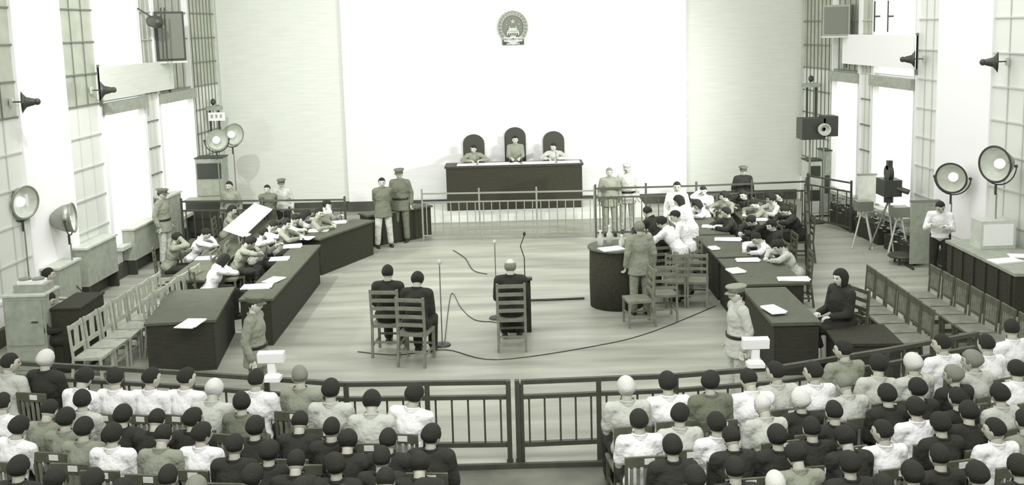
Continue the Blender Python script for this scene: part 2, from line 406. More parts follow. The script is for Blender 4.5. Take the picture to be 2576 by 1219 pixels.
def hand(mb, wr, el, curl=.5, side=1, T=None):
    d = (wr - el).normalized(); upv = Vector((0, 0, 1))
    if abs(d.z) > .8: upv = Vector((side, 0, 0))
    x = d.cross(upv).normalized(); n = x.cross(d).normalized()      # x across the palm, n the back of the hand
    R = Matrix((x, d, n)).transposed()
    mb.ell(wr + d * .045, (.038, .055, .016), R, 10, 8)
    for i, (o, L) in enumerate(((-.027, .072), (-.009, .082), (.009, .077), (.027, .060))):
        p0 = wr + d * .082 + x * o; a1 = .35 + curl * .5; a2 = a1 + .5 + curl * .5
        p1 = p0 + (d * math.cos(a1) - n * math.sin(a1)) * L * .5; p2 = p1 + (d * math.cos(a2) - n * math.sin(a2)) * L * .5
        mb.tube([p0 - d * .02, p0, p1, p2, p2 + (p2 - p1) * .12], [.0085, .009, .0085, .0075, .003], 6)
    t0 = wr + d * .03 - x * side * -.03; xs = x * side
    mb.tube([wr + d * .025 + xs * .02, wr + d * .05 + xs * .045 - n * .008, wr + d * .078 + xs * .05 - n * .02, wr + d * .085 + xs * .048 - n * .024], [.013, .011, .009, .004], 6)
def torso(mb, s, e=0., low=-.06, hip=True):
    T = s['T']; up = lambda x, y, z: s['B'] + T @ Vector((x, y, z))
    if hip: mb.ell(s['B'] + Vector((0, -.01, 0)), (.165 + e, .125 + e, .13 + e), None, 16, 10)
    mb.ell(up(0, 0, .12), (.140 + e, .105 + e, .16 + e), T); mb.ell(up(0, .0, .29), (.160 + e, .115 + e, .17 + e), T)
    for k in (0, 1):
        sx = -1 if k == 0 else 1
        mb.capsule(up(0, -.01, .42), .062 + e, up(sx * .155, 0, .425), .055 + e)
        mb.capsule(up(sx * .04, -.005, .455), .045 + e * .7, up(sx * .15, 0, .44), .045 + e * .7)
def arm(mb, s, k, e=0., upto=1.0, r=(.050, .040, .036, .026)):
    sh, el, wr = s['sh'][k], s['el'][k], s['wr'][k]
    if upto <= .5:
        p = sh + (el - sh) * (upto * 2); mb.capsule(sh, r[0] + e, p, r[1] + e * 1.5)
    else:
        mb.capsule(sh, r[0] + e, el, r[1] + e); t = (upto - .5) * 2; mb.capsule(el, r[2] + e, el + (wr - el) * t, (r[3] + (r[2] - r[3]) * (1 - t)) + e * 1.2)
def legs(mb, s, e=0., low=1.0, r=(.082, .058, .052, .036)):
    for k in (0, 1):
        h, kn, an = s['hip'][k], s['knee'][k], s['ank'][k]
        mb.capsule(h, r[0] + e, kn, r[1] + e); mb.capsule(kn, r[2] + e, kn + (an - kn) * low, r[3] + e)
_pc = {}
def body_mesh(pose):
    if pose in _pc: return _pc[pose]
    s = skel(pose); b = MB(); torso(b, s); legs(b, s)
    for k in (0, 1):
        arm(b, s, k); a = s['ank'][k]; b.capsule(a + Vector((0, -.03, -.04)), .036, a + Vector((0, .13, -.055)), .024)
    b.capsule(s['neck'] - s['T'] @ Vector((0, 0, .05)), .060, s['head'] - s['HR'] @ Vector((0, .02, .06)), .052)
    me = remesh(b, 'body', [SKIN, FACED])
    x = MB(); add_head(x, s['head'], s['HR'])
    for k in (0, 1): hand(x, s['wr'][k], s['el'][k], .5 if 'stand' in pose else .35, -1 if k else 1)
    # join the head and the hands into the same mesh
    nv = len(me.vertices); vs = [v.co[:] for v in me.vertices] + x.v
    fs = [tuple(p.vertices) for p in me.polygons] + [tuple(i + nv for i in f) for f in x.f]; mi = [0] * len(me.polygons) + x.mi
    q = MB(); q.v = vs; q.f = fs; q.mi = mi; _pc[pose] = (q.mesh('body', [SKIN, FACED], True), s); bpy.data.meshes.remove(me)
    return _pc[pose]
BELT = MB().lathe([(.188, -.025), (.196, -.02), (.196, .02), (.188, .025)], n=28, sy=.80).mesh('belt', SHOE, True)
_gc = {}
def garment(pose, kind):
    if (pose, kind) in _gc: return _gc[(pose, kind)]
    s = body_mesh(pose)[1]; b = MB(); T = s['T']; seated = POSES[pose].get('seated'); out = {}
    up = lambda x, y, z: s['B'] + T @ Vector((x, y, z))
    if kind in ('shirt', 'longshirt', 'jacket', 'coat'):
        e = {'shirt': .016, 'longshirt': .018, 'jacket': .030, 'coat': .030}[kind]
        torso(b, s, e, hip=not seated or kind == 'shirt' or True)
        for k in (0, 1):
            if kind == 'shirt': arm(b, s, k, .020, .36)
            else: arm(b, s, k, .016 if kind == 'longshirt' else .022, .97)
        if not seated:
            L = {'shirt': .06, 'longshirt': .06, 'jacket': .20, 'coat': .48}[kind]
            b.lathe([(.0, .1), (.15 + e, .1), (.168 + e, -.04), (.172 + e + L * .12, -L), (0, -L)], s['B'], 20, sy=.78)
        else: b.ell(up(0, -.03, .02), (.175 + e, .13 + e, .12), T)
        c = MB(); cc = up(0, -.012, .468)
        for i in range(3): c.lathe([(.066 + .004 * i, -.02 + .02 * i), (.074 + .004 * i, .0 + .02 * i), (.066 + .004 * i, .02 * i + .01)], (0, 0, 0), 16)
        c.v = [tuple(cc + T @ Vector((v[0], v[1] * .95, v[2]))) for v in c.v]
        out['collar'] = c.mesh('collar', CL['W'], True)
    elif kind == 'trousers':
        b.ell(s['B'] + Vector((0, -.01, -.01)), (.172, .130, .125), None)
        legs(b, s, .018, .93, (.084, .064, .060, .052))
    elif kind == 'skirt':
        if seated:
            b.ell(s['B'] + Vector((0, 0, -.01)), (.18, .14, .13)); b.capsule((-.09, .1, .53), .11, (-.11, .42, .53), .085); b.capsule((.09, .1, .53), .11, (.11, .42, .53), .085); b.capsule((0, .1, .53), .1, (0, .42, .52), .08)
            b.capsule((-.09, .42, .5), .07, (-.09, .42, .33), .07); b.capsule((.09, .42, .5), .07, (.09, .42, .33), .07); b.capsule((0, .42, .5), .07, (0, .42, .33), .07)
        else: b.lathe([(.0, .14), (.14, .14), (.19, 0), (.21, -.2), (.24, -.5), (0, -.5)], s['B'], 20, sy=.8)
    elif kind == 'shoe':
        for k in (0, 1):
            x = MB(); a = s['ank'][k]; x.capsule(a + Vector((0, -.035, -.042)), .045, a + Vector((0, .09, -.052)), .040, 10); x.capsule(a + Vector((0, .06, -.055)), .044, a + Vector((0, .15, -.06)), .030, 10)
            x.v = [(v[0], v[1], max(v[2], a.z - .087)) for v in x.v]
            out[str(k)] = x.mesh('shoe', SHOE, True)
        _gc[(pose, kind)] = out; return out
    out['main'] = remesh(b, kind, CL['W'], .016, 4); _gc[(pose, kind)] = out; return out
NAMES = {'longshirt': 'shirt'}
PLACED = []
def person(label, px, py, pose='sit', rz=0, top='W', kind='shirt', low='D', bot='trousers', hair='short', hm=None, group=None, z0=0., loc=None, sc=1., dz=0, skin=None):
    """stands or sits a figure so that the crown of its head is over the floor point seen below image point px,py"""
    me, s = body_mesh(pose); a = math.radians(rz)
    crown = s['head'] + s['HR'] @ Vector((0, 0, .127))
    if loc is None:
        g = G(px, py, z0 + crown.z * sc); o = rot2(crown * sc, a); loc = Vector((g.x - o.x, g.y - o.y, z0))
    t = thing('person', label, 'person', loc, a, group); t.scale = (sc,) * 3
    bd = link('body', me, t)
    if skin: bd.material_slots[0].link = 'OBJECT'; bd.material_slots[0].material = skin
    def setm(o, m_): o.material_slots[0].link = 'OBJECT'; o.material_slots[0].material = m_; return o
    g = garment(pose, kind); setm(link(NAMES.get(kind, kind), g['main'], t), CL[top]); setm(link('collar', g['collar'], t), CL[top])
    setm(link(bot, garment(pose, bot)['main'], t), CL[low])
    for k in garment(pose, 'shoe').values(): link('shoe', k, t)
    if hair == 'cap' and kind == 'jacket': link('belt', BELT, t, s['B'] + s['T'] @ Vector((0, .0, .07)))
    if hair:
        M = Matrix.Translation(s['head'] + s['HR'] @ Vector((0, -.002, .002))) @ s['HR'].to_4x4()
        if hair in ('cap', 'hat'):
            o = link(hair, HAIR[hair], t); o.matrix_local = M
            if hm: setm(o, hm)
            o = link('hair', HAIR['short'], t); o.matrix_local = M @ Matrix.Scale(.97, 4)
        else:
            o = link('hair', HAIR[hair], t); o.matrix_local = M
            if hm: setm(o, hm)
    PLACED.append((t, pose)); return t
# ---------------------------------------------------------------- furniture kits
def slat_chair():
    k = Kit('wooden_chair', 'chair')
    k.part('seat', MB().box((0, .02, .445), (.42, .42, .035)), MWOOD)
    k.part('crest_rail', MB().box((0, -.215, .88), (.40, .028, .10)), WOOD)
    k.part('back_rail', MB().box((0, -.20, .56), (.37, .024, .045)), WOOD)
    sl = MB().bar((0, -.203, .58), (0, -.213, .84), .034, .014)
    for x in (-.135, -.068, 0, .068, .135):
        q = MB(); q.v = [(v[0] + x, v[1], v[2]) for v in sl.v]; q.f = sl.f; q.mi = sl.mi; k.part('slat', q, MWOOD)
    for x in (-.185, .185):
        k.part('leg', MB().bar((x, .2, 0), (x, .2, .43), .035, .035), WOOD)
        k.part('leg', MB().bar((x, -.24, 0), (x, -.19, .45), .035, .03).bar((x, -.19, .44), (x, -.22, .93), .032, .026), WOOD)
        k.part('stretcher', MB().bar((x, -.22, .2), (x, .2, .2), .02, .03), WOOD)
    k.part('number_tag', MB().box((.04, -.232, .885), (.10, .008, .058)), TAG, label='white number tag')
    return k
def ladder_chair(m1, tall=1.0, square=False, name='ladder_back_chair'):
    k = Kit(name, 'chair')
    k.part('seat', MB().box((0, .02, .445), (.43, .42, .04)), m1)
    for x in (-.195, .195):
        k.part('leg', MB().bar((x, .205, 0), (x, .205, .44), .035, .035), m1)
        k.part('leg', MB().bar((x, -.25, 0), (x, -.195, .45), .035, .035).bar((x, -.195, .44), (x, -.23, tall), .034, .030), m1)
        k.part('stretcher', MB().bar((x, -.22, .17), (x, .2, .17), .02, .028), m1)
    k.part('stretcher', MB().bar((-.195, .2, .22), (.195, .2, .22), .02, .028), m1)
    k.part('stretcher', MB().bar((-.195, -.22, .22), (.195, -.22, .22), .02, .028), m1)
    for z in ([.60, .72, .84, tall - .04] if not square else [.58, tall - .05]): k.part('back_rail', MB().box((0, -.20 - .035 * (z - .45) / .5, z), (.38, .02, .05 if not square else .07)), m1)
    if square: k.part('splat', MB().box((0, -.215, .76), (.13, .016, .32)), m1)
    return k
SLAT = slat_chair(); LAD = ladder_chair(MWOOD); LADD = ladder_chair(WOOD); LSQ = ladder_chair(LWOOD, .95, True, 'wooden_chair')
# ---------------------------------------------------------------- judges' bench, chairs and judges
def group_box(name, label, cat, parts, loc=(0, 0, 0), rz=0, group=None):
    t = thing(name, label, cat, loc, rz, group)
    for n, mb, m_ in parts: mb.build(n, m_, t)
    return t
t = thing('judges_bench', 'long dark judges bench below the round wall emblem', 'bench', (.05, 26.6, .18))
MB().bx(-1.84, 1.84, 0, .04, 0, 1.16).build('front_panel', DCLOTH, t)
MB().bx(-1.84, -1.80, .04, .72, 0, 1.16).build('side_panel', DCLOTH, t); MB().bx(1.80, 1.84, .04, .72, 0, 1.16).build('side_panel', DCLOTH, t)
MB().bx(-1.88, 1.88, -.03, .76, 1.16, 1.21).build('top', DARK, t)
tag(MB().bx(-1.55, 1.80, .10, .55, 0, .012).build('white_table_runner', PAPER, None, loc=(.05, 26.6, 1.39)), 'white paper runner laid along the judges bench', 'cloth')
hc = Kit('high_back_chair', 'chair')
prof = [(-.30, 0), (-.30, .78)] + [(-.30 * math.cos(a), .78 + .26 * math.sin(a)) for a in [math.pi * i / 14 for i in range(1, 14)]] + [(.30, .78), (.30, 0)]
b = MB(); n = len(prof); b.add([(x, -.30, z + .45) for x, z in prof] + [(x, -.22, z + .45) for x, z in prof], [tuple(range(n)), tuple(range(2 * n - 1, n - 1, -1))] + [(i, n + i, n + (i + 1) % n, (i + 1) % n) for i in range(n)])
hc.part('backrest', b, FACED)
hc.part('seat', MB().box((0, 0, .44), (.54, .52, .12)), FACED)
for x in (-.24, .24):
    hc.part('leg', MB().bar((x, .22, 0), (x, .22, .4), .05, .05), DARK); hc.part('leg', MB().bar((x, -.24, 0), (x, -.24, .4), .05, .05), DARK)
jp = thing('judges_platform', 'raised wooden platform behind the judges bench', 'platform', (.05, 27.45, .18)); MB().bx(-1.8, 1.8, -.1, .44, 0, .42).build('deck', DARK, jp)
for i, (px, py, zt) in enumerate(((1190, 340, 0), (1295, 322, .12), (1393, 332, .03))):
    g = atY(px, py, 27.62); z0 = g.z - 1.49
    if i == 1: tag(MB().bx(-.3, .3, -.02, .3, 0, z0 - .60).build('chair_plinth', DARK, None, loc=(g.x, 27.45, .60)), 'low plinth under the middle high-backed chair', 'plinth')
    hc.put('black round-topped high-backed chair at the bench, %s' % ('leftmost of three', 'middle and tallest of three', 'rightmost of three')[i], (g.x, 27.62, z0), math.pi, 'judges chairs')
    person('judge %s in light shirt seated at the long bench, %s' % (('leaning over papers', 'upright', 'with head low')[i], ('left of the three', 'middle of the three', 'right of the three')[i]), 0, 0, ('lean_desk', 'sit', 'lean_desk')[i], 180 + (8, 0, -8)[i],
           'M' if i < 2 else 'L', 'longshirt', hair='short', loc=Vector((g.x, 27.45, z0 + (.0, .02, -.03)[i])), group='judges on the bench', skin=SKINL)
for x in (-.95, .25, 1.2):
    t = thing('table_microphone', 'small table microphone on the judges bench, %s' % {-.95: 'left', .25: 'centre', 1.2: 'right'}[x], 'microphone', (x, 26.78, 1.39), 0, 'bench microphones')
    MB().lathe([(0, 0), (.05, 0), (.045, .02), (0, .025)], n=14).build('base', DMETAL, t); MB().tube([(0, 0, .02), (0, 0, .2), (0, .03, .26)], .008, 6).build('neck', DMETAL, t); MB().ell((0, .04, .28), (.022, .035, .022)).build('head', METAL, t)
# ---------------------------------------------------------------- emblem on the wall
e = atY(1290, 70, YB - .1); t = thing('state_emblem', 'round national emblem with stars over a gate, high on the back wall', 'emblem', (e.x, YB - .10, e.z))
def ring(r0, r1, y0, y1, n=40, sx=1, sz=1, cz=0, a0=0, a1=2 * math.pi):
    b = MB(); full = a1 - a0 > 6.2; k = n if full else n + 1
    for i in range(k):
        a = a0 + (a1 - a0) * i / n
        for r, y in ((r0, y0), (r1, y0), (r1, y1), (r0, y1)): b.v.append((r * math.sin(a) * sx, -y, r * math.cos(a) * sz + cz))
    for i in range(n):
        for j in range(4): b.f.append((i * 4 + j, ((i + 1) % k) * 4 + j, ((i + 1) % k) * 4 + (j + 1) % 4, i * 4 + (j + 1) % 4)); b.mi.append(0)
    return b
def disc(r, y0, y1, cx=0, cz=0, n=32, star=False):
    b = MB(); pts = []
    m_ = 10 if star else n
    for i in range(m_):
        a = 2 * math.pi * i / m_; rr = r * (.42 if star and i % 2 else 1); pts.append((cx + rr * math.sin(a), cz + rr * math.cos(a)))
    b.add([(x, -y0, z) for x, z in pts] + [(x, -y1, z) for x, z in pts], [tuple(range(m_)), tuple(range(2 * m_ - 1, m_ - 1, -1))] + [(i, m_ + i, m_ + (i + 1) % m_, (i + 1) % m_) for i in range(m_)]); return b
disc(.33, 0, .05).build('field', MUNT, t)
wr = thing('wreath', None, None); wr.parent = t
ring(.30, .37, .0, .09, 40, 1, 1.08, 0.02).build('ear_ring', METAL, wr); ring(.37, .42, 0, .07, 40, 1, 1.08, .02).build('outer_ring', GREY, wr)
for i in range(-9, 10):
    a = math.radians(i * 14); q = MB().ell((.36 * math.sin(a), -.09, .39 * math.cos(a) + .02), (.022, .02, .05), Matrix.Rotation(a + .3, 3, 'Y'), 8, 6).build('grain', METAL, wr)
disc(.085, .05, .08, 0, .17, star=True).build('large_star', LWOOD, t)
for x, z in ((-.17, .10), (-.09, .03), (.09, .03), (.17, .10)): disc(.035, .05, .08, x, z, star=True).build('small_star', LWOOD, t)
g = MB().box((0, -.07, -.15), (.34, .05, .10)).box((0, -.07, -.075), (.30, .06, .03)).box((0, -.07, -.04), (.22, .05, .04)).box((0, -.07, -.01), (.26, .06, .02)); g.build('gate_building', LGREY, t)
for x in (-.12, -.06, 0, .06, .12): MB().box((x, -.10, -.17), (.028, .02, .06)).build('arch', RAIL, t)
b = MB().bx(-.30, .30, -.06, 0, -.47, -.24); b.build('base_block', RAIL, t)
b = MB()
for i in range(12): a = 2 * math.pi * i / 12; b.box((.115 * math.sin(a), -.07, -.33 + .115 * math.cos(a)), (.04, .05, .04), Matrix.Rotation(a, 3, 'Y'))
b.build('cog_teeth', LGREY, t); ring(.05, .11, .04, .085, 24, cz=-.33).build('cog_wheel', LGREY, t)
for z, w_ in ((-.27, .5), (-.36, .52), (-.44, .36)): MB().box((0, -.085, z), (w_, .03, .022)).build('ribbon', WHITE, t)
# ---------------------------------------------------------------- railings
def railing(label, pts, ztop, zmid, zbot, sp_b, posts, th=.045, mt=RAIL, post_ex=.06, bal=True, foot=True, group=None, side_len=None):
    t = thing('railing', label, 'railing', (pts[0][0], pts[0][1], 0), 0, group); o = Vector((pts[0][0], pts[0][1], 0))
    P_ = [Vector((p[0], p[1], 0)) - o for p in pts]
    for a, b_ in zip(P_[:-1], P_[1:]):
        d = (b_ - a); L = d.length; dn = d.normalized()
        for z, n, hh in ((ztop, 'top_rail', th * 1.1), (zmid, 'middle_rail', th), (zbot, 'bottom_rail', th * 1.2)):
            MB().bar(a + Vector((0, 0, z)), b_ + Vector((0, 0, z)), th * 1.2, hh).build(n, mt, t)
        np_ = max(1, round(L / posts))
        for i in range(0 if a is P_[0] else 1, np_ + 1):
            p = a + d * i / np_; MB().bar(p, p + Vector((0, 0, ztop + post_ex)), th * 1.25, th * 1.25).build('post', mt, t)
        if bal:
            nb = max(1, round(L / sp_b))
            for i in range(nb):
                p = a + d * (i + .5) / nb; MB().bar(p + Vector((0, 0, zbot)), p + Vector((0, 0, zmid)), .022, .022).build('baluster', mt, t)
    return t
gy = 11.12
fp = [G(-30, 908, 1.0), G(480, 938, 1.0), G(870, 966, 1.0), G(1278, 960, 1.0)]
railing('near wooden railing before the left audience block, left of the centre gate', fp, 1.0, .82, .24, .19, .96, .045, post_ex=-.02)
fp2 = [G(1310, 960, 1.0), G(1700, 944, 1.0), G(1960, 924, 1.0), G(2230, 880, 1.0), G(2460, 838, 1.0)]
railing('near wooden railing before the right audience block, right of the centre gate', fp2, 1.0, .82, .24, .19, .96, .045, post_ex=-.02)
for x, s_ in ((1284, 'left'), (1306, 'right')):
    g = G(x, 1166, 0); t = thing('gate_post', 'sturdy %s post of the railing gate at the centre aisle' % s_, 'post', (g.x, 11.1, 0), 0, 'gate posts')
    MB().bx(-.028, .028, -.035, .035, 0, 1.03).build('shaft', RAIL, t); MB().bx(-.04, .04, -.05, .05, 0, .05).build('foot', DARK, t)
tag(MB().bar((fp[2].x, 11.0, .03), (fp2[1].x, 11.0, .03), .05, .06).build('floor_sill', RAIL), 'dark low sill strip on the floor in front of the railing gate', 'sill')
bk = [G(1022, 600), G(1500, 598), G(1660, 575), G(2020, 560)]
Yb = 23.5
bk = [Vector((-2.2, 23.7, 0)), Vector((1.95, 23.5, 0))]
railing('low balustrade in front of the judges bench', bk, 1.15, .94, .12, .2, 1.34, .032, post_ex=.12, mt=RAILM)
bk2 = [Vector((1.98, 23.5, 0)), Vector((4.4, 23.5, 0)), Vector((7.1, 23.7, 0))]
railing('balustrade behind the right counsel tables', bk2, 1.2, .98, .12, .2, 1.25, .036, post_ex=.1)
lb = [Vector((-3.95, 23.0, 0)), Vector((-7.9, 23.35, 0))]
railing('balustrade behind the left counsel tables', lb, 1.18, .96, .12, .2, 1.6, .036, post_ex=.08)
railing('side balustrade along the right counsel tables', [Vector((7.05, 23.6, 0)), Vector((5.45, 18.0, 0))], 1.1, .9, .12, .22, 1.25, .042)
railing('short balustrade in the far right corner', [Vector((7.4, 24.6, 0)), Vector((8.05, 23.3, 0))], 1.2, .98, .12, .3, 1.4, .036)
# ---------------------------------------------------------------- counsel desks
def desk(label, a, b_, wd, h=.80, side=1, group=None, top=DESKTOP, lip=.04, over=.04):
    """a, b_ = floor ends of the front panel; the desk reaches wd behind it (side=+1: to the left of a->b)"""
    a = Vector((a[0], a[1], 0)); b_ = Vector((b_[0], b_[1], 0)); d = (b_ - a); L = d.length; dn = d.normalized(); nn = Vector((-dn.y, dn.x, 0)) * side
    t = thing('counsel_desk', label, 'desk', a, math.atan2(dn.y, dn.x), group); s = side
    MB().bx(0, L, min(0, s * .03), max(0, s * .03), 0, h - lip).build('front_panel', DCLOTH, t)
    for x0 in (0, L - .03): MB().bx(x0, x0 + .03, min(s * .03, s * wd), max(s * .03, s * wd), 0, h - lip).build('side_panel', DARK, t)
    y0, y1 = sorted((-s * over, s * (wd + .02))); MB().bx(-over, L + over, y0, y1, h - lip, h).build('top', top, t)
    return t
LI = [G(690, 866), G(805, 722)]
desk('dark clothed front desk on the left, its near section', G(688, 868), G(806, 712), .5, .80, 1, 'left front desks')
desk('dark clothed front desk on the left, middle section', G(810, 692), G(940, 640), .5, .80, 1, 'left front desks')
desk('dark clothed front desk on the left, far section by the guards', G(930, 622), G(1086, 594), .4, .78, 1, 'left front desks')
desk('near dark desk behind the left front row, white paper on top', (-4.62, 14.72), (-4.85, 16.6), 1.0, .80, 1, 'left rear desks')
desk('long dark desk of the left rear row, under the white board', (-5.55, 17.2), (-5.5, 22.7), .62, .80, 1, 'left rear desks')
R1 = G(1898, 925); R2 = G(1812, 765)
desk('near dark desk on the right with one white sheet', (3.70, 13.8), (3.72, 15.65), .64, .80, -1, 'right desks', lip=.05)
desk('dark clothed desk on the right, second from the railing gate', (3.73, 15.85), (3.73, 17.6), 1.0, .82, -1, 'right desks')
desk('dark clothed desk on the right, third from the railing gate', (3.73, 17.8), (3.72, 19.6), .7, .82, -1, 'right desks')
desk('low dark draped side table left of the woman in dark', (4.5, 13.4), (4.55, 14.2), .85, .60, -1, top=DCLOTH)
desk('dark clothed desk on the right, fourth and farthest of its row', (3.72, 19.8), (3.7, 21.6), .65, .82, -1, 'right desks')
desk('dark rear desk on the right, beside the side balustrade', (5.0, 20.4), (5.02, 22.7), .48, .82, -1, 'right rear desks')
# round clerk table
rt = Vector((1.86, 17.72, 0)); t = thing('round_table', 'tall round table wrapped in dark cloth beside the standing man in grey', 'table', rt)
MB().lathe([(0, 0), (.49, 0), (.50, .5), (.49, 1.06), (0, 1.06)], n=40).build('table_skirt', DCLOTH, t, True); MB().lathe([(0, 1.06), (.52, 1.06), (.53, 1.08), (.52, 1.10), (0, 1.10)], n=40).build('top', DESKTOP, t)
for i, (x, y, hh) in enumerate(((-.30, -.1, .28), (-.12, .05, .34), (.08, -.15, .2))):
    t = thing('glass_bottle', 'pale bottle on the round dark table, %s' % ('left', 'middle, tallest', 'right, shortest')[i], 'bottle', rt + Vector((x, y, 1.10)), 0, 'bottles on the round table')
    MB().lathe([(0, 0), (.05, 0), (.055, hh * .6), (.02, hh * .8), (.018, hh), (0, hh)], n=14).build('flask', LGREY, t, True); MB().lathe([(0, hh), (.022, hh), (.022, hh + .03), (0, hh + .03)], n=10).build('stopper', WHITE, t)
tag(MB().box((0, 0, .01), (.42, .30, .02), RZ(20)).build('paper_stack', PAPER, None, loc=rt + Vector((-.12, -.3, 1.10))), 'white papers spread on the round dark table', 'papers')
# ---------------------------------------------------------------- papers and things on the desks
def paper(px, py, z, w_, d_, rz, label, grp='papers on the desks', th=.012, name='paper_sheet'):
    g = G(px, py, z); b = MB()
    for i in range(2): b.box((.02 * i, .015 * i, th * (i + .5)), (w_, d_, th), RZ(5 * i - 3))
    return tag(b.build(name, PAPER, None, loc=g) if not rz else _r(b.build(name, PAPER, None, loc=g), rz), label, 'papers', grp)
def _r(o, a): o.rotation_euler = (0, 0, math.radians(a)); return o
for i, (px, py, w_, d_, rz, lb) in enumerate([
    (478, 815, .30, .42, -8, 'white sheet alone on the near left dark desk'), (645, 722, .5, .28, 5, 'white open papers at the near corner of the left front desk'),
    (688, 705, .26, .34, -20, 'folded white sheet behind the near papers of the left front desk'), (702, 652, .36, .25, 8, 'pale paper beside the second clerk of the left front desk'),
    (735, 620, .36, .28, 12, 'open book of white pages half way along the left front desk'), (768, 600, .30, .26, -10, 'white paper near the middle of the left front desks'),
    (800, 580, .42, .26, 12, 'white papers on the left front desk, just past its middle'), (845, 560, .45, .26, 14, 'long white papers toward the far end of the left desks'),
    (520, 650, .42, .22, 6, 'white paper in front of the hunched man on the left rear desk'),
    (1945, 780, .22, .40, 14, 'single white sheet on the near right desk'), (1995, 703, .5, .22, -4, 'wide white sheet at the near edge of the second right desk'),
    (1850, 682, .24, .30, 15, 'white sheet on the left corner of the second right desk'), (1795, 625, .16, .24, 10, 'small white paper at the inner corner of the third right desk'),
    (1830, 603, .5, .25, -8, 'white papers before the third desk clerks on the right'), (1880, 655, .4, .22, 0, 'white papers under the hunched man in white on the right'),
    (1790, 570, .4, .22, -10, 'pale papers on the far right desk near the standing woman'), (1907, 553, .36, .2, -6, 'white papers on the rear right desk'), (1888, 528, .3, .2, 10, 'small papers at the far end of the rear right desk')]):
    paper(px, py, .83 if px > 1700 else .80, w_, d_, rz, lb)
# large white board sheet on the left
g1 = G(592, 588, 1.0); g2 = G(660, 527, 1.0)
d = (g2 - g1); L = d.length + .3; t = tag(MB().box((0, 0, 0), (L, .44, .03)).box((-L / 2 + .15, -.18, .02), (.3, .25, .01)).build('white_drawing_board', PAPER, None, loc=(g1 + g2) / 2 + Vector((0, 0, .05))), 'large tilted white board lying across the left rear desk', 'board')
t.rotation_euler = (math.radians(22), 0, math.atan2(d.y, d.x))
# ---------------------------------------------------------------- microphones, cables, lectern
def floor_mic(label, px, py, pytop, lean=0):
    g = G(px, py); top = atY(px, pytop, g.y).z
    t = thing('microphone_stand', label, 'microphone', g); MB().lathe([(0, 0), (.14, 0), (.13, .025), (.02, .04), (0, .04)], n=20).build('base', DMETAL, t); MB().tube([(0, 0, .03), (0, 0, top - .08)], .011, 6).build('pole', METAL, t)
    MB().ell((0, -.02, top - .02), (.035, .05, .045)).build('head', LGREY, t); return t
floor_mic('thin microphone stand right of the two seated defendants', 1113, 868, 655)
floor_mic('thin microphone stand in front of the lone seated defendant', 1250, 800, 605)
t = thing('lectern', 'narrow dark lectern in front of the lone defendant', 'lectern', G(1312, 835))
MB().bx(-.22, .17, -.02, .28, 0, .86).build('body', DCLOTH, t); MB().box((-.02, .12, .89), (.44, .36, .04), RX(-10)).build('slanted_top', DARK, t)
MB().tube([(.08, .12, .9), (.08, .12, 1.25), (.02, .14, 1.45), (.09, .2, 1.62)], .010, 6).build('gooseneck', DMETAL, t); MB().ell((.09, .21, 1.64), (.025, .025, .04)).build('microphone_head', DMETAL, t)
def cable(label, pts, r=.012):
    V = [G(*p) + Vector((0, 0, r)) for p in pts]; out = []
    for i in range(len(V) - 1):
        p0 = V[max(i - 1, 0)]; p1 = V[i]; p2 = V[i + 1]; p3 = V[min(i + 2, len(V) - 1)]
        for k in range(6):
            u = k / 6; out.append(.5 * ((2 * p1) + (p2 - p0) * u + (2 * p0 - 5 * p1 + 4 * p2 - p3) * u * u + (3 * p1 - p0 - 3 * p2 + p3) * u ** 3))
    out.append(V[-1]); o = out[0]; tag(MB().tube([p - o for p in out], r, 5).build('cable', DMETAL, None, loc=o), label, 'cable', 'floor cables')
cable('thin cable looping from the left microphone stand to the lectern', [(1118, 868), (1135, 740), (1160, 775), (1195, 805), (1250, 812), (1290, 830)], .008)
cable('thick cable from the lectern straight to the round table', [(1335, 757), (1400, 755), (1470, 752)], .022)
cable('long cable crossing the open floor toward the railing', [(900, 885), (1000, 893), (1120, 880), (1250, 905), (1500, 870), (1640, 835), (1800, 770)], .008)
cable('curved cable on the floor behind the first microphone', [(1140, 630), (1170, 650), (1190, 680), (1225, 690)], .010)
# ---------------------------------------------------------------- defendants with their chairs
def seat_for(t, kit, label, group=None, rzoff=0, scale=1, dy=-.04):
    a = t.rotation_euler[2]; o = rot2(Vector((0, dy, 0)), a); return kit.put(label, t.location + o, a, group, scale=scale)
t = person('man in dark suit on the left of the two seated defendants', 975, 664, 'sit', -6, 'D', 'jacket', sc=1.09); seat_for(t, LAD, 'tall ladder-back chair under the left defendant', scale=1.09)
t = person('dark-haired defendant seated beside the microphone stand, knees apart', 1052, 682, 'sit_down', -12, 'D', 'jacket', hair='full', sc=1.09); seat_for(t, LAD, 'tall ladder-back chair under the defendant beside the microphone', scale=1.09)
t = person('lone defendant with cropped grey hair seated in dark jacket at the lectern', 1283, 648, 'sit', 0, 'D', 'jacket', hair='ring', hm=HAIRG, skin=SKINL, sc=1.11); seat_for(t, LAD, 'tall ladder-back chair under the lone defendant', scale=1.11)
# empty chairs by the round table
for i, (px, py, rz) in enumerate(((1606, 815, 8), (1668, 800, 4), (1700, 765, -4), (1655, 742, 10), (1752, 765, -12), (1735, 716, 0))):
    LAD.put('empty wooden chair behind the round table group, %s' % ('nearest and leftmost', 'right of the nearest one', 'third of the cluster', 'half hidden behind the man in grey', 'rightmost beside the dark desk', 'farthest of the cluster')[i], G(px, py), math.radians(rz + (90 if i == 0 else 0)), 'chairs by the round table')
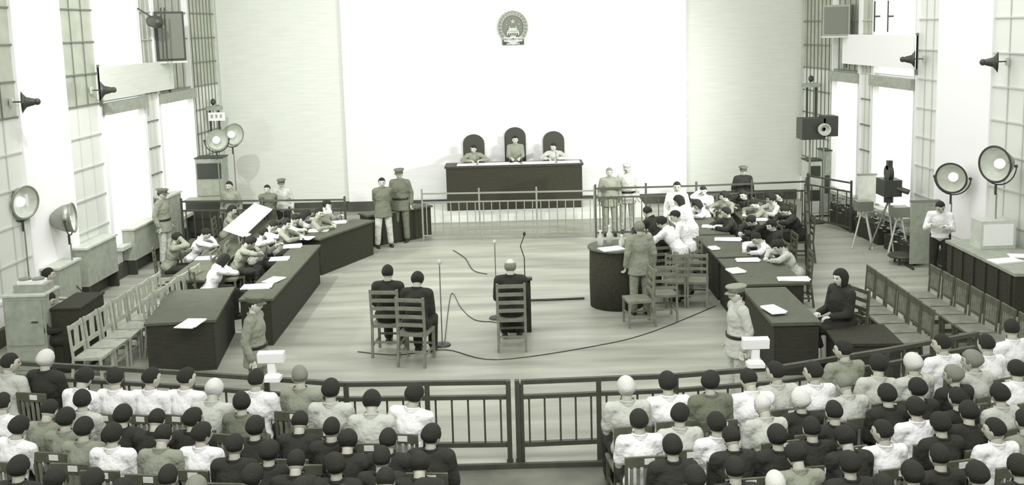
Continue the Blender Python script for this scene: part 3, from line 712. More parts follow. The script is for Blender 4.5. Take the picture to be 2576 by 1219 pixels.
# ---------------------------------------------------------------- flood lamps on stands
def flood(label, px, py, Y, aim, r=.27, group='flood lamps on stands', yoke=True):
    c = atY(px, py, Y); t = thing('flood_lamp', label, 'lamp', (c.x, c.y, 0), 0, group)
    for i in range(3):
        a = 2.1 * i + .4; MB().tube([(0, 0, .55), (.38 * math.cos(a), .38 * math.sin(a), .01)], .012, 6).build('leg', DMETAL, t)
    MB().tube([(0, 0, .5), (0, 0, c.z - r - .22)], .014, 8).build('pole', METAL, t)
    d = (Vector(aim) - c); az = math.atan2(d.y, d.x); el = math.asin(max(-.5, min(.3, d.normalized().z)))
    R = Matrix.Rotation(az, 3, 'Z') @ Matrix.Rotation(-el, 3, 'Y')
    z = Vector((0, 0, c.z))
    def place(mb): mb.v = [tuple(z + R @ Vector(v)) for v in mb.v]; return mb
    b = MB()                       # bowl with its mouth toward +x
    pr = [(.02, -.30), (.09, -.28), (.17, -.20), (.23, -.08), (r, .08), (r + .012, .08), (.245, -.09), (.18, -.215), (.10, -.30), (.02, -.32)]
    b.lathe(pr, n=28); b.v = [(v[2], v[0], v[1]) for v in b.v]; ii = 28 * 5; k_ = MB(); k_.v = b.v[:ii]; k_.f = b.f[:28 * 4]; k_.mi = [0] * len(k_.f); place(k_).build('reflector', LGREY, t, True)
    k_ = MB(); k_.v = b.v[28 * 4:]; k_.f = [tuple(q - 28 * 4 for q in f) for f in b.f[28 * 4:]]; k_.mi = [0] * len(k_.f); place(k_).build('housing', METAL, t, True)
    b = MB().tube([(.08, (r + .006) * math.cos(k), (r + .006) * math.sin(k)) for k in [2 * math.pi * v / 28 for v in range(29)]], .020, 6); place(b).build('rim', DMETAL if px > 1000 else METAL, t)
    b = MB().ell((-.05, 0, 0), (.10, .09, .09)); place(b).build('bulb', LAMP, t, True)
    b = MB(); b.tube([(0, (r + .06) * math.cos(k), (r + .06) * math.sin(k)) for k in [math.radians(v) for v in range(180, 361, 15)]], .012, 6)
    place(b).build('yoke', DMETAL, t)
    b = MB().tube([(-.02, 0, -r - .05), (-.02, 0, -r - .24)], .022, 8); b.v = [tuple(z + Vector(v)) for v in b.v]; b.build('swivel', DMETAL, t)
    for s_ in (-1, 1):
        b = MB().ell((0, s_ * (r + .05), 0), (.03, .035, .03), None, 8, 6); place(b).build('knob', DMETAL, t)
    return t
flood('round flood lamp on a thin stand, leftmost by the left pier', 55, 508, 17.2, (0, 14, 1.5), .28)
flood('round flood lamp seen from its side, second from the left', 172, 548, 18.2, (6, 21, 2.6), .26)
flood('large flood lamp on a stand at the far right above the covered table', 2510, 412, 17.4, (0, 13, 2.5), .31)
flood('pale flood lamp facing the hall, left of the largest right one', 2396, 446, 19.0, (2.5, 12, 1.5), .28)
flood('flood lamp in the far left corner, its bulb lit', 545, 352, 24.3, (-2, 14, 3), .24)
flood('second flood lamp in the far left corner, aimed at the back wall', 585, 338, 25.6, (0, 20, 2.4), .27)
def wall_horn(label, side, px, py, sgn):
    Y, z = WP(side, px, py); s = 1 if side == 'l' else -1
    t = thing('horn_loudspeaker', label, 'speaker', (XW(side, Y), Y, z), 0, 'horn loudspeakers')
    MB().box((s * .02, .12, 0), (.04, .10, .14)).build('wall_plate', LGREY, t); MB().tube([(0, .12, 0), (s * .34, .12, 0), (s * .42, .05, 0)], .013, 6).build('arm', DMETAL, t)
    b = MB().lathe([(.03, .14), (.05, .08), (.085, -.02), (.18, -.10), (.19, -.10), (.09, -.03), (.06, .09), (.03, .15)], n=20); R = RZ(-s * 68); b.v = [tuple(Vector((s * .36, 0, 0)) + R @ Vector((v[0], v[2], v[1]))) for v in b.v]; b.build('horn', DMETAL, t, True)
    MB().ell(tuple(Vector((s * .36, 0, 0)) + R @ Vector((0, .14, 0))), (.06, .06, .06), None, 10, 8).build('driver', DMETAL, t)
wall_horn('small dark horn loudspeaker on the left wall at the picture edge', 'l', 18, 258, 1); wall_horn('small dark horn loudspeaker below the corner of the left hanging panel', 'l', 222, 228, 1)
wall_horn('small dark horn loudspeaker beside the right hanging panel', 'r', 2332, 148, 1); wall_horn('small dark horn loudspeaker on the right wall at the picture edge', 'r', 2545, 155, 1)
# hanging panels above the windows, loudspeaker boxes
for side, nm, y0, y1, z0, z1, m_ in (('l', 'pale board panel fixed above the two left windows', 20.5, 24.25, 3.82, 4.5, WALLG), ('r', 'white board panel fixed above the two right windows', 21.3, 24.95, 3.96, 4.68, WHITE)):
    t = thing('wall_panel', nm, 'panel', (XW(side, y0), y0, z0)); o = -Vector(t.location)
    b = wb(MB(), side, y0, y1, z0, z1, .02, .12); b.v = [tuple(Vector(v) + o) for v in b.v]; b.build('board', m_, t)
    for ya in (y0, y1 - .04):
        b = wb(MB(), side, ya, ya + .04, z0 - .12, z1 + .05, .0, .05); b.v = [tuple(Vector(v) + o) for v in b.v]; b.build('bracket', MUNT, t)
for side, nm, px, py, w_, h_, rz in (('l', 'dark loudspeaker box above the left panel, in front of the lattice', 398, 92, .62, 1.15, 30), ('r', 'grey loudspeaker box above the right panel', 2133, 50, .62, .75, -30)):
    Y, z = WP(side, px, py); s = 1 if side == 'l' else -1
    t = thing('loudspeaker', nm, 'speaker', (XW(side, Y) + s * .25, Y, z), math.radians(rz), 'wall loudspeakers')
    MB().box((0, 0, 0), (.66, .40, h_)).build('cabinet', DMETAL if side == 'l' else GREY, t); MB().box((s * .06 if 0 else 0, -.21, 0), (.56, .03, h_ - .1)).build('grille', MUNT, t)
    MB().box((0, .05, -h_ / 2 - .03), (.7, .5, .05)).build('shelf', LGREY, t)
Y, z = WP('l', 343, 55); t = thing('spot_lamp', 'small dark spotlight hanging left of the left loudspeaker', 'lamp', (XW('l', Y) + .35, Y, z)); MB().capsule((0, 0, 0), .13, (.16, -.1, -.02), .14).build('housing', DMETAL, t, True)
MB().tube([(0, 0, .1), (-.3, 0, .3)], .02, 6).build('bracket', DMETAL, t); MB().tube([(.22, 0, .3), (.20, 0, -.9)], .02, 6).build('hanging_rod', DMETAL, t); MB().tube([(.30, 0, .3), (.28, 0, -.9)], .02, 6).build('hanging_rod', DMETAL, t)
for i, (px, py) in enumerate(((2213, 52), (2247, 52))):
    Y, z = WP('r', px, py); t = thing('conduit', 'thin dark rod above the right panel, %s of two' % ('left', 'right')[i], 'rod', (XW('r', Y) - .12, Y, z), 0, 'rods above the right panel'); MB().tube([(0, 0, -.25), (0, 0, .45)], .018, 8).build('rod', DMETAL, t); MB().box((.06, 0, .1), (.12, .06, .04)).build('clip', DMETAL, t)
# ---------------------------------------------------------------- corner equipment
def rack(name, label, cat, px0, px1, pyt, pyb, Y, dep, m_, extra=None, zb=None, group=None):
    a = atY(px0, pyb, Y); b_ = atY(px1, pyt, Y); z0 = 0 if zb is None else zb; zt = b_.z; wd = b_.x - a.x
    t = thing(name, label, cat, (a.x, Y, z0), 0, group); h = zt - z0
    MB().bx(0, wd, 0, dep, .04, h).build('body', m_, t); MB().bx(-.02, wd + .02, -.02, dep + .02, h, h + .03).build('top', DMETAL if m_ != DMETAL else GREY, t)
    for k in range(extra or 0): z = .12 + (h - .2) * k / (extra or 1); MB().bx(.04, wd - .04, -.02, 0, z, z + (h - .2) / (extra or 1) - .04).build('front_panel', DMETAL if k % 2 else m_, t)
    for x in (.03, wd - .03): MB().bx(x - .025, x + .025, .02, dep - .02, 0, .05).build('foot', DMETAL, t)
    return t
rack('equipment_rack', 'tall dark-green equipment rack in the far left corner', 'rack', 500, 558, 398, 540, 25.2, .5, GREY, 4)
rack('equipment_rack', 'dark cabinet behind the left balustrade, right of the tall rack', 'rack', 470, 572, 503, 560, 24.7, .4, DMETAL, 2)
rack('equipment_rack', 'pale green rack against the far right lattice', 'rack', 2030, 2068, 405, 520, 25.3, .5, LGREY, 4)
rack('equipment_rack', 'grey cabinet in the far right corner, right of the pale rack', 'rack', 2070, 2092, 380, 520, 25.3, .5, GREY, 3)
for nm, lb, px, py, Y, w_, h_ in (('l', 'pale shelf with a small dark lamp in the far left corner', 537, 272, 26.8, .42, .1), ('r', 'grey shelf with a small dark lamp in the far right corner', 2040, 214, 26.4, .42, .1)):
    c = atY(px, py, Y); t = thing('corner_shelf', lb, 'shelf', c, 0, 'corner shelves'); MB().box((0, 0, 0), (w_, .3, h_)).build('board', GREY, t); MB().ell((0, 0, .17), (.07, .07, .09), None, 12, 8).build('lamp', DMETAL, t)
    MB().tube([(-.1, 0, -.05), (-.1, 0, -.9 if nm == 'r' else -.7)], .03, 6).build('upright', DMETAL, t); MB().tube([(.13, 0, -.05), (.13, 0, -.9 if nm == 'r' else -.7)], .03, 6).build('upright', DMETAL, t)
c = atY(545, 293, 26.5); t = thing('wall_sign', 'small white sign with three dark marks in the far left corner', 'sign', c); MB().box((0, 0, 0), (.44, .03, .22)).build('board', WHITE, t)
for x in (-.12, 0, .12): MB().box((x, -.02, 0), (.05, .01, .07)).box((x, -.02, .05), (.07, .01, .014)).build('character', GREY, t)
c = atY(2052, 322, 24.6); t = thing('projector', 'bulky dark stage projector on a post in the far right corner', 'projector', c); MB().box((-.12, 0, 0), (.58, .5, .52)).build('housing', DMETAL, t); MB().box((.30, -.05, .06), (.36, .4, .5)).build('lamp_house', DMETAL, t)
MB().lathe([(.05, 0), (.15, .02), (.15, .12), (.12, .12), (.12, .04), (.05, .03)], n=20).build('lens', LGREY, t, loc=(.1, -.30, 0)).rotation_euler = (math.radians(90), 0, 0)
MB().tube([(-.12, .05, -.26), (-.12, .05, -c.z + .02)], .025, 8).build('post', METAL, t); MB().tube([(.22, .05, -.26), (.22, .05, -c.z + .02)], .02, 8).build('post', METAL, t)
MB().lathe([(0, 0), (.3, 0), (.28, .03), (0, .03)], n=20).build('base', DMETAL, t, loc=(0, .05, -c.z))
# ---------------------------------------------------------------- left side: cabinet, machine, radiators
g = G(5, 935); cb = atY(5, 748, 14.6)
t = thing('cabinet', 'grey-green wooden cabinet by the left picture edge', 'cabinet', (cb.x, 14.6, 0)); hh = cb.z
MB().bx(0, .62, 0, .5, .05, hh).build('body', GREY, t); MB().bx(-.02, .64, -.02, .52, hh, hh + .03).build('top', LGREY, t); MB().bx(.03, .59, -.02, 0, hh - .75, hh - .06).build('door', GREY, t); MB().bx(.42, .52, -.035, -.02, hh - .40, hh - .38).build('handle', DMETAL, t); MB().bx(.03, .59, -.02, 0, .12, hh - .79).build('door', GREY, t)
MB().bx(.02, .60, .02, .48, 0, .05).build('plinth', DARK, t)
t = thing('film_machine', 'pale recording machine on top of the left cabinet', 'machine', (cb.x + .12, 14.72, hh + .03)); MB().bx(0, .48, 0, .3, 0, .12).build('base', GREY, t); MB().bx(.04, .40, .04, .26, .12, .17).build('deck', PAPER, t)
for x in (.12, .32): MB().lathe([(0, 0), (.09, 0), (.09, .02), (0, .02)], n=20).build('reel', METAL, t, loc=(x, .15, .175))
t = thing('dark_crate', 'dark covered case between the left cabinet and the empty chairs', 'case', (cb.x + .66, 14.75, 0)); MB().bx(0, .42, 0, .9, 0, 1.0).build('body', DCLOTH, t); MB().bx(-.02, .44, -.02, .92, 1.0, 1.03).build('lid', DCLOTH, t)
for i, (y0, y1, zt, o) in enumerate(((17.6, 18.4, .95, .35), (18.8, 20.1, 1.05, .3), (21.0, 22.3, .98, .28), (22.9, 23.7, 1.35, .3))):
    t = thing('radiator_cover', 'grey box cover along the left wall, %s from the camera' % ('first', 'second', 'third', 'fourth and tallest')[i], 'radiator', (XW('l', y0), y0, .0), 0, 'radiator covers on the left wall'); o_ = -Vector(t.location)
    b = wb(MB(), 'l', y0, y1, .32, zt, .02, o); b.v = [tuple(Vector(v) + o_) for v in b.v]; b.build('casing', GREY, t)
    b = wb(MB(), 'l', y0 - .03, y1 + .03, zt, zt + .04, .0, o + .03); b.v = [tuple(Vector(v) + o_) for v in b.v]; b.build('lid', LGREY, t)
    b = wb(MB(), 'l', y0, y0 + .06, 0, .32, .1, o); wb(b, 'l', y1 - .06, y1, 0, .32, .1, o); b.v = [tuple(Vector(v) + o_) for v in b.v]; b.build('leg', DMETAL, t)
# right wall: dark planter boxes, screens, covered table
for i, (y0, y1, zt) in enumerate(((23.3, 24.6, .75), (21.9, 23.1, .72), (20.4, 21.6, .55))):
    t = thing('planter', 'dark planter box with leafy clutter along the right wall, %s' % ('farthest', 'middle of three', 'nearest')[i], 'planter', (XW('r', y0), y0, 0), 0, 'planters on the right wall'); o_ = -Vector(t.location)
    b = wb(MB(), 'r', y0, y1, 0, zt * .6, .06, .5); b.v = [tuple(Vector(v) + o_) for v in b.v]; b.build('box', DCLOTH, t)
    b = MB(); rnd = random.Random(i)
    for k in range(130):
        yy = rnd.uniform(y0, y1); p = Vector((XW('r', yy) - rnd.uniform(.08, .55), yy, zt * rnd.uniform(.45, 1.1))) + o_
        R = Matrix.Rotation(rnd.uniform(0, 6), 3, 'Z') @ Matrix.Rotation(rnd.uniform(-1, 1), 3, 'X'); b.add([p + R @ Vector(q) for q in ((0, 0, 0), (.05, .02, .01), (.11, 0, .03), (.05, -.03, .01))], [(0, 1, 2, 3)])
    o = b.build('foliage', GREY, t); o['kind'] = 'stuff'
def tall_screen(label, side, px, py, w_, h_, m_, zb=0, rz=0):
    g = G(px, py); t = thing('folding_screen', label, 'screen', g, math.radians(rz), 'standing screens')
    MB().bx(-w_ / 2, w_ / 2, -.02, .02, .08, h_).build('panel', m_, t); MB().bx(-w_ / 2 - .02, w_ / 2 + .02, -.03, .03, h_, h_ + .04).build('frame', METAL, t)
    for x in (-w_ / 2, w_ / 2): MB().bx(x - .02, x + .02, -.2, .2, 0, .05).build('foot', DMETAL, t)
tall_screen('pale grey standing screen before the strip between the right windows', 'r', 2178, 590, .42, 1.42, LGREY)
tall_screen('tall grey-green standing screen left of the bending cameraman', 'r', 2322, 672, .56, 1.36, GREY)
# movie camera silhouette in front of right window
g = G(2232, 632); t = thing('movie_camera', 'dark movie camera on a tripod in front of the right window', 'camera', g)
zc = atY(2230, 470, g.y).z
for i in range(3):
    a = 2.1 * i + .5; MB().tube([(0, 0, zc - .3), (.38 * math.cos(a), .38 * math.sin(a), .01)], .022, 6).build('leg', METAL, t)
MB().box((0, 0, zc), (.38, .5, .36)).build('body', DMETAL, t); MB().lathe([(0, -.05), (.17, -.05), (.17, .05), (0, .05)], n=20).build('magazine', DMETAL, t, loc=(0, .02, zc + .30)).rotation_euler = (0, math.radians(90), 0)
MB().box((0, 0, zc + .48), (.1, .12, .2)).build('viewfinder', DMETAL, t); MB().tube([(.1, -.2, zc), (.28, -.38, zc - .06)], .06, 8).build('lens', DMETAL, t); MB().tube([(0, 0, zc - .2), (0, 0, zc - .34)], .10, 10).build('tripod_head', DMETAL, t)
for i, (px, py) in enumerate(((2170, 622), (2260, 640))):
    t = thing('equipment_stand', 'spindly grey stand beside the movie camera, %s' % ('left of it', 'right of it')[i], 'stand', G(px, py), 0, 'stands by the movie camera')
    for k in range(4): a = 1.57 * k + .4; MB().tube([(.05 * math.cos(a), .05 * math.sin(a), .85), (.3 * math.cos(a), .3 * math.sin(a), .01)], .018, 6).build('leg', LGREY, t)
    MB().box((0, 0, .95), (.34, .3, .22)).build('box', METAL, t)
g = G(2275, 662); t = thing('low_stool', 'low dark oval stool on the right open floor', 'stool', g); MB().lathe([(0, .14), (.3, .14), (.33, .17), (.30, .20), (0, .20)], n=28, sx=1.05, sy=.9).build('seat', DARK, t)
for k in range(4): a = 1.57 * k + .7; MB().tube([(.2 * math.cos(a), .2 * math.sin(a), .15), (.22 * math.cos(a), .22 * math.sin(a), 0)], .02, 6).build('leg', DARK, t)
# big covered table at the right edge
t = thing('covered_table', 'large dark cloth-covered table at the right edge', 'table', (8.02, 15.5, 0)); MB().bx(0, .92, 0, 2.5, 0, .92).build('table_skirt', DCLOTH, t); MB().bx(-.03, .95, -.03, 2.53, .92, .97).build('top', GREY, t)
for k in range(6): MB().bx(-.03, -.0, .1 + k * .43, .16 + k * .43, .02, .9).build('fold', DCLOTH, t)
t = thing('tape_recorder', 'pale box-shaped recorder on the covered table', 'machine', (8.25, 17.2, .97)); MB().bx(0, .62, 0, .4, 0, .5).build('case', LGREY, t); MB().bx(.05, .57, -.02, 0, .06, .44).build('face', WHITE, t)
t = thing('papers', 'white papers on the covered table at the right edge', 'papers', (8.05, 16.3, .97)); MB().box((.2, 0, .01), (.5, .3, .02), RZ(12)).build('sheet', PAPER, t); MB().box((.6, .25, .02), (.4, .26, .02), RZ(-14)).build('sheet', PAPER, t)
# ---------------------------------------------------------------- empty chairs left and right
lab = ['nearest', 'second', 'third', 'fourth', 'fifth', 'sixth', 'seventh']
for i in range(7): LSQ.put('light wooden chair in the row along the left wall, %s from the railing' % lab[i], (-6.30 + .03 * i, 14.25 + .47 * i, 0), math.radians(-90 + random.uniform(-5, 5)), 'empty light chairs on the left')
for i in range(5): LSQ.put('light wooden chair in the inner left row, %s from the railing' % lab[i], (-5.72 + .03 * i, 15.6 + .50 * i, 0), math.radians(-90 + random.uniform(-12, 12)), 'empty light chairs on the left')
for i in range(3): LAD.put('ladder-back chair behind the left rear desk, %s from the railing' % lab[i], (-5.55 + .05 * i, 18.7 + .75 * i, 0), math.radians(-90 + 6 * i), 'chairs behind the left desks')
for i in range(6): SLAT.put('empty slat-back chair in the inner right row, %s from the open floor' % lab[i], (5.78 - .005 * i, 16.3 - .47 * i, 0), math.radians(90 + random.uniform(-1.5, 1.5)), 'empty chairs on the right')
for i in range(7): SLAT.put('empty slat-back chair in the outer right row, %s from the open floor' % lab[i], (6.82 + .01 * i, 16.2 - .47 * i, 0), math.radians(90 + random.uniform(-1.5, 1.5)), 'empty chairs on the right')
for i in range(4): SLAT.put('slat-back chair by the covered table, %s from the open floor' % lab[i], (7.75 + .1 * i, 14.6 - .55 * i, 0), math.radians(80), 'empty chairs on the right')
# white T stands on the railing
for px, py, ln in ((686, 956, 'left'), (1900, 921, 'right')):
    g = G(px, py, 1.03); t = thing('pedestal_stand', 'white T-shaped stand on the near railing, %s one' % ln, 'stand', g, 0, 'white stands on the railing')
    MB().bx(-.10, .10, -.07, .07, 0, .05).bx(-.075, .075, -.055, .055, .05, .07).build('base', WHITE, t); MB().bx(-.045, .045, -.03, .03, .07, .25).build('column', WHITE, t); MB().box((0, 0, .29), (.31, .10, .115), RX(8)).build('head', WHITE, t)
# ---------------------------------------------------------------- guards and people standing about
person('guard in grey-green uniform and cap standing at the near left railing', 641, 742, 'stand', -95, 'M', 'jacket', 'M', hair='cap', hm=CL['G'], skin=SKINL)
person('guard in pale uniform standing at the near right railing', 1851, 716, 'stand', 100, 'L', 'jacket', 'L', hair='cap', hm=CL['M'], skin=SKINL)
person('slim guard standing at the left end of the judges balustrade, arms behind the back', 960, 446, 'stand_back', 200, 'G', 'jacket', 'L', group=None)
person('guard in peaked cap standing beside the slim guard', 1003, 424, 'stand', 170, 'G', 'jacket', 'G', hair='cap', sc=1.07)
person('guard in dark cap standing by the left wall radiators', 408, 474, 'stand', -100, 'M', 'jacket', 'L', hair='cap', sc=1.03)
person('guard with light shirt standing behind the left balustrade', 707, 450, 'stand', 180, 'L', 'longshirt', 'D', hair='cap', skin=SKINL, sc=.94)
person('dark-haired man behind the left balustrade, left of the light-shirted guard', 671, 464, 'stand_back', 190, 'G', 'jacket', 'D', sc=.92)
person('slight figure standing in the far left corner by the lamp pole', 575, 455, 'stand', 170, 'M', 'longshirt', 'G', sc=.98)
person('guard in pale uniform with belt behind the balustrade right of the judges bench', 1533, 421, 'stand', 180, 'M', 'jacket', 'M', hair='short', hm=HAIRG)
person('taller guard in pale green uniform behind the balustrade', 1577, 412, 'stand', 175, 'L', 'jacket', 'L', hair='cap', hm=CL['L'], sc=1.02)
person('guard in dark tunic behind the right balustrade against the white wall', 1870, 418, 'stand', 178, 'D', 'jacket', 'G', hair='cap', hm=CL['G'], skin=SKINL, sc=.94)
t = person('woman in dark dress seated beside the near right desk, facing the tables', 2112, 676, 'sit', 112, 'D', 'jacket', skin=SKINL, sc=1.1, bot='skirt', hair='bob')
seat_for(t, LADD, 'dark chair of the woman in dark dress on the right', scale=1.1)
person('cameraman in white shirt and dark trousers stooping left of the covered table', 2366, 508, 'stoop', 150, 'W', 'longshirt', 'D', sc=1.0)
t = person('man seated behind the machine on the left cabinet', 123, 672, 'sit', -60, 'L', 'shirt', hair='short')
seat_for(t, LADD, 'dark chair of the man behind the left cabinet machine')
person('person in dark clothes crouching beside the left cabinet', 132, 735, 'sit_down', -80, 'D', 'jacket')
# group round the clerk table
person('man in grey suit standing with his back to the camera at the round table', 1578, 541, 'stand', 8, 'M', 'jacket', 'M', hair='full', hm=HAIRG, loc=Vector((2.2, 17.05, 0)))
person('person in dark clothes bending over the round table', 1622, 520, 'bend', 40, 'D', 'longshirt', 'D')
person('white-shirted clerk bending among the group, dark hair', 1655, 545, 'bend', 55, 'W', 'longshirt', 'M', hair='full')
person('woman in long white coat leaning behind the chairs', 1700, 492, 'stoop', 60, 'W', 'coat', 'W', bot='skirt', hair='bob')
person('clerk in pale trousers leaning beside the man in grey', 1690, 530, 'stoop', 70, 'W', 'longshirt', 'M')
person('man watching from behind the white-coated woman', 1703, 456, 'stand', 170, 'W', 'longshirt', 'G')
# counsel left (facing the centre)
CLL = [(450, 583, 'chin', -75, 'M', 'short', 'hunched man in grey-green shirt, nearest at the left rear desk'), (528, 576, 'write', -80, 'W', 'short', 'clerk in white shirt writing at the left rear desk'),
       (588, 515, 'lean_desk', -85, 'M', 'full', 'man in grey leaning beside the white board'), (573, 640, 'write', -60, 'W', 'bob', 'woman in white blouse with her back to the front desk'),
       (640, 596, 'write', -80, 'M', 'full', 'clerk in grey jacket, nearest on the left front desk'), (668, 572, 'chin', -85, 'L', 'short', 'clerk in pale shirt, second on the left front desk'),
       (697, 556, 'write', -85, 'W', 'short', 'clerk in white shirt, third on the left front desk'), (724, 548, 'lean_desk', -90, 'M', 'full', 'clerk in grey shirt, fourth on the left front desk'),
       (752, 540, 'write', -95, 'W', 'short', 'clerk in white shirt, fifth on the left front desk'), (778, 530, 'write', -95, 'L', 'bob', 'woman in pale blouse, sixth on the left front desk'),
       (806, 522, 'lean_desk', -100, 'M', 'short', 'clerk in grey, seventh on the left front desk'), (826, 503, 'chin', -110, 'L', 'full', 'clerk in pale shirt at the far left front desk end'),
       ]
for i, (px, py, po, rz, c, h, lb) in enumerate(CLL):
    t = person(lb, px, py, po, rz, c, 'longshirt' if c != 'D' else 'jacket', hair=h, group='counsel on the left', skin=SKINL if i % 2 else None)
    seat_for(t, LADD, 'dark chair of the %s' % lb, 'chairs of the left counsel')
CLR = [(1892, 588, 'write', 95, 'W', 'short', 'man in white shirt hunched over the second right desk'), (1946, 606, 'write', 85, 'L', 'full', 'man in pale grey shirt leaning on the second right desk'),
       (1822, 520, 'lean_desk', 95, 'D', 'short', 'clerk in dark jacket near the third right desk'), (1768, 468, 'chin', 150, 'W', 'short', 'man in white shirt looking down by the balustrade'),
       (1745, 505, 'write', 100, 'W', 'bob', 'woman in white writing at the far right desk'), (1818, 480, 'lean_desk', 120, 'M', 'full', 'clerk in grey shirt behind the far right desk'),
       (1866, 478, 'chin', 110, 'D', 'short', 'clerk in dark suit below the guard at the balustrade'), (1888, 503, 'write', 95, 'M', 'short', 'clerk in grey, bowed head, at the rear right desk'),
       (1936, 486, 'lean_desk', 100, 'L', 'full', 'clerk in pale jacket, far end of rear right desk'), (1958, 480, 'sit', 95, 'D', 'short', 'listener in dark jacket by the far right balustrade corner'),
       (1966, 520, 'write', 85, 'D', 'short', 'clerk in dark jacket against the side balustrade'), (1935, 552, 'chin', 90, 'D', 'full', 'clerk with folded hands behind the man in pale grey'),
       (1880, 545, 'write', 95, 'D', 'full', 'dark-haired clerk in front of the man hunched in white')]
for i, (px, py, po, rz, c, h, lb) in enumerate(CLR):
    t = person(lb, px, py, po, rz, c, 'longshirt' if c != 'D' else 'jacket', hair=h, group='counsel on the right', skin=SKINL if i % 2 else None)
    seat_for(t, LADD, 'dark chair of the %s' % lb, 'chairs of the right counsel')
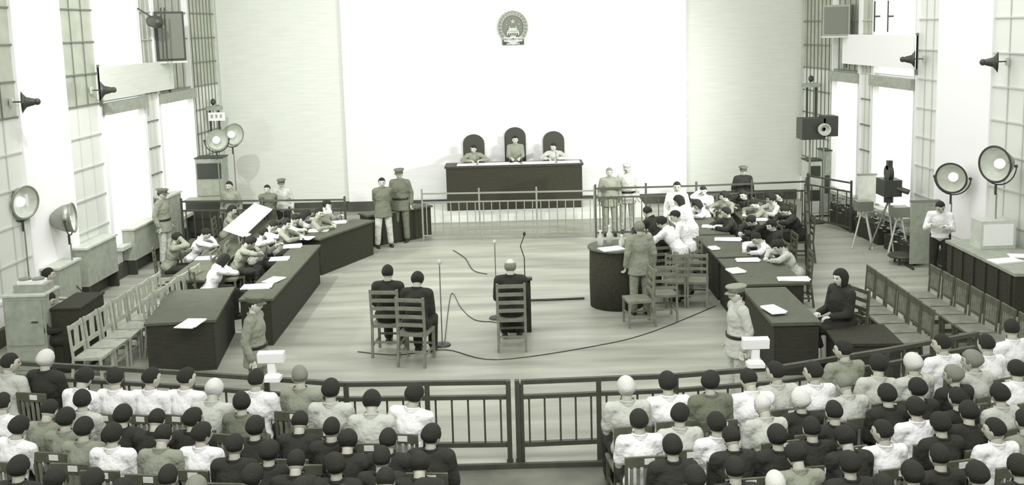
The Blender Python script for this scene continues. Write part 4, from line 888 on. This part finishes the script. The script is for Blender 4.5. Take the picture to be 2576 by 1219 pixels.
# ---------------------------------------------------------------- audience: (head x, crown y, shirt, hair, hair colour, pose, turn)
AUD = {('left', 'first'): [(28, 886, 'L', 'short', 'B', 'sit_right', -18), (116, 877, 'D', 'full', 'W', 'sit', -14), (220, 922, 'W', 'full', 'B', 'sit_down', -20), (303, 922, 'W', 'short', 'B', 'sit_left', -16), (374, 922, 'W', 'short', 'B', 'sit_right', -12),
       (466, 922, 'W', 'short', 'B', 'sit_right', -12), (543, 950, 'L', 'full', 'W', 'sit_down', -10), (645, 925, 'W', 'short', 'B', 'sit', -10), (752, 917, 'M', 'short', 'G', 'sit_left', -14), (832, 950, 'L', 'full', 'B', 'sit', -6), (936, 978, 'L', 'full', 'B', 'sit_down', -4), (1047, 962, 'W', 'full', 'B', 'sit_tilt', -10)],
 ('left', 'second'): [(8, 985, 'W', 'short', 'B', 'sit', -14), (70, 1036, 'W', 'full', 'B', 'sit_tilt', -12), (124, 1010, 'M', 'short', 'B', 'sit_down', -16), (205, 978, 'L', 'full', 'B', 'sit_left', -16), (160, 1022, 'M', 'full', 'B', 'sit', -10), (222, 1046, 'M', 'full', 'B', 'sit', -8),
       (312, 1018, 'D', 'full', 'B', 'sit', -8), (384, 1030, 'D', 'short', 'B', 'sit_down', -10), (470, 1025, 'D', 'full', 'B', 'sit_right', -10), (606, 984, 'G', 'full', 'B', 'sit_left', -16), (676, 1042, 'D', 'full', 'B', 'sit', -6), (752, 1036, 'D', 'short', 'B', 'sit_down', -6), (820, 1052, 'D', 'short', 'B', 'sit', -4), (892, 1068, 'D', 'full', 'B', 'sit_down', -6), (985, 1074, 'D', 'short', 'B', 'sit', -6), (1046, 1068, 'D', 'full', 'B', 'sit_right', -4)],
 ('left', 'third'): [(306, 1052, 'W', 'full', 'B', 'sit', -6), (418, 1064, 'M', 'short', 'B', 'sit_down', -8), (508, 1060, 'W', 'full', 'B', 'sit_right', -8), (600, 1090, 'D', 'short', 'B', 'sit', -6), (690, 1110, 'D', 'full', 'B', 'sit', -4), (770, 1120, 'D', 'short', 'B', 'sit_down', -4), (850, 1130, 'D', 'full', 'B', 'sit_left', -4), (935, 1126, 'D', 'short', 'B', 'sit', -4), (1010, 1135, 'D', 'full', 'B', 'sit_down', -4)],
 ('left', 'fourth'): [(48, 1143, 'D', 'full', 'B', 'sit', -8), (155, 1172, 'D', 'full', 'B', 'sit_down', -8), (240, 1180, 'D', 'full', 'B', 'sit', -6), (325, 1189, 'D', 'full', 'B', 'sit', -6), (420, 1178, 'D', 'short', 'B', 'sit', -4), (512, 1180, 'M', 'full', 'G', 'sit', -4), (592, 1172, 'D', 'full', 'B', 'sit_tilt', -4), (770, 1200, 'D', 'full', 'B', 'sit', -4), (880, 1205, 'D', 'short', 'B', 'sit', -2), (965, 1172, 'L', 'short', 'B', 'sit_down', -4), (1055, 1200, 'D', 'full', 'B', 'sit', -2)],
 ('right', 'first'): [(1574, 944, 'L', 'full', 'W', 'sit', 6), (1678, 932, 'W', 'full', 'B', 'sit', 6), (1788, 930, 'G', 'full', 'B', 'sit_right', 8), (1886, 922, 'W', 'short', 'B', 'sit_down', 8), (1952, 910, 'L', 'short', 'B', 'sit_left', 12), (2036, 908, 'W', 'short', 'B', 'sit_left', 12), (2118, 852, 'M', 'short', 'B', 'sit_left', 14), (2210, 888, 'L', 'full', 'B', 'sit_tilt', 14), (2303, 886, 'L', 'full', 'W', 'sit', 14), (2366, 838, 'W', 'short', 'B', 'sit_left', 16), (2442, 882, 'L', 'full', 'G', 'sit_left', 18), (2478, 838, 'W', 'short', 'B', 'sit', 18), (2544, 800, 'W', 'short', 'B', 'sit_right', 20)],
 ('right', 'second'): [(1606, 1027, 'W', 'full', 'B', 'sit', 4), (1735, 1018, 'L', 'full', 'B', 'sit_right', 6), (1788, 1034, 'W', 'full', 'B', 'sit', 8), (1913, 990, 'L', 'short', 'W', 'sit_down', 10), (2021, 984, 'D', 'full', 'W', 'sit_left', 10), (2080, 1000, 'D', 'short', 'B', 'sit', 10), (2143, 946, 'L', 'short', 'G', 'sit_down', 12), (2205, 958, 'D', 'full', 'B', 'sit', 12), (2318, 952, 'D', 'full', 'B', 'sit', 14), (2395, 912, 'D', 'full', 'G', 'sit_left', 16), (2390, 968, 'D', 'short', 'B', 'sit', 16), (2512, 962, 'L', 'full', 'B', 'sit', 18), (2548, 902, 'W', 'full', 'B', 'sit_tilt', 18)],
 ('right', 'third'): [(1690, 1090, 'D', 'full', 'B', 'sit', 4), (1850, 1060, 'D', 'short', 'B', 'sit_down', 6), (1940, 1064, 'D', 'full', 'B', 'sit', 6), (2030, 1050, 'D', 'short', 'B', 'sit', 8), (2120, 1064, 'D', 'full', 'B', 'sit_down', 8), (2206, 1056, 'W', 'short', 'B', 'sit_left', 10), (2292, 992, 'W', 'full', 'B', 'sit', 10), (2370, 1030, 'D', 'full', 'B', 'sit', 12), (2440, 1012, 'D', 'full', 'B', 'sit_tilt', 14), (2500, 1040, 'W', 'short', 'B', 'sit_left', 12), (2560, 1030, 'M', 'short', 'B', 'sit', 14)],
 ('right', 'fourth'): [(1760, 1165, 'D', 'full', 'B', 'sit', 4), (1842, 1150, 'D', 'short', 'B', 'sit', 4), (1940, 1178, 'D', 'short', 'W', 'sit', 4), (2008, 1112, 'M', 'full', 'B', 'sit_down', 6), (2120, 1130, 'D', 'full', 'B', 'sit', 6), (2215, 1185, 'L', 'short', 'B', 'sit_down', 8), (2290, 1158, 'D', 'full', 'B', 'sit', 8), (2375, 1120, 'D', 'short', 'B', 'sit', 10), (2440, 1150, 'D', 'full', 'B', 'sit', 10), (2560, 1140, 'D', 'full', 'B', 'sit', 12)]}
TN = {'W': 'white shirt', 'L': 'pale grey shirt', 'M': 'grey shirt', 'G': 'grey-green jacket', 'D': 'dark jacket'}
HN = {'B': 'black hair', 'W': 'white hair', 'G': 'greying hair'}; HM = {'B': None, 'W': HAIRW, 'G': HAIRG}
ON = ['first', 'second', 'third', 'fourth', 'fifth', 'sixth', 'seventh', 'eighth', 'ninth', 'tenth', 'eleventh', 'twelfth', 'thirteenth', 'fourteenth', 'fifteenth', 'sixteenth']
plan = []
for (side, row), lst in AUD.items():
    L = sorted(lst, key=lambda q: -q[0] if side == 'left' else q[0])
    for i, (px, py, c, h, hc_, po, rz) in enumerate(L):
        sc = 1.06 if row == 'first' else 1.0
        s_ = body_mesh(po)[1]; crown = (s_['head'] + s_['HR'] @ Vector((0, 0, .127))) * sc; g = G(px, py, crown.z); o = rot2(crown, math.radians(rz))
        plan.append([Vector((g.x - o.x, g.y - o.y, 0)), side, row, i, c, h, hc_, po, rz, sc, len(lst)])
for _ in range(12):                       # neighbours on separate chairs keep at least a shoulder's width
    for a in range(len(plan)):
        for b_ in range(a):
            d = plan[a][0] - plan[b_][0]; L_ = d.length
            if L_ < .41: plan[a][0] += d * (.41 - L_) / L_ / 2; plan[b_][0] -= d * (.41 - L_) / L_ / 2
for loc, side, row, i, c, h, hc_, po, rz, sc, n_ in plan:
    where = '%s %s-audience row, %s from the aisle' % (row, side, ON[i])
    t = person('spectator in %s, %s, %s' % (TN[c], HN[hc_], where), 0, 0, po, rz, c, 'jacket' if c in 'DG' else ('shirt' if (i + n_) % 3 else 'longshirt'), hair=h, hm=HM[hc_], sc=sc, loc=loc, group='%s row of the %s audience' % (row, side))
    seat_for(t, SLAT, 'slat-back chair with white tag, %s' % where, 'chairs in the %s row of the %s audience' % (row, side), dy=-.03)
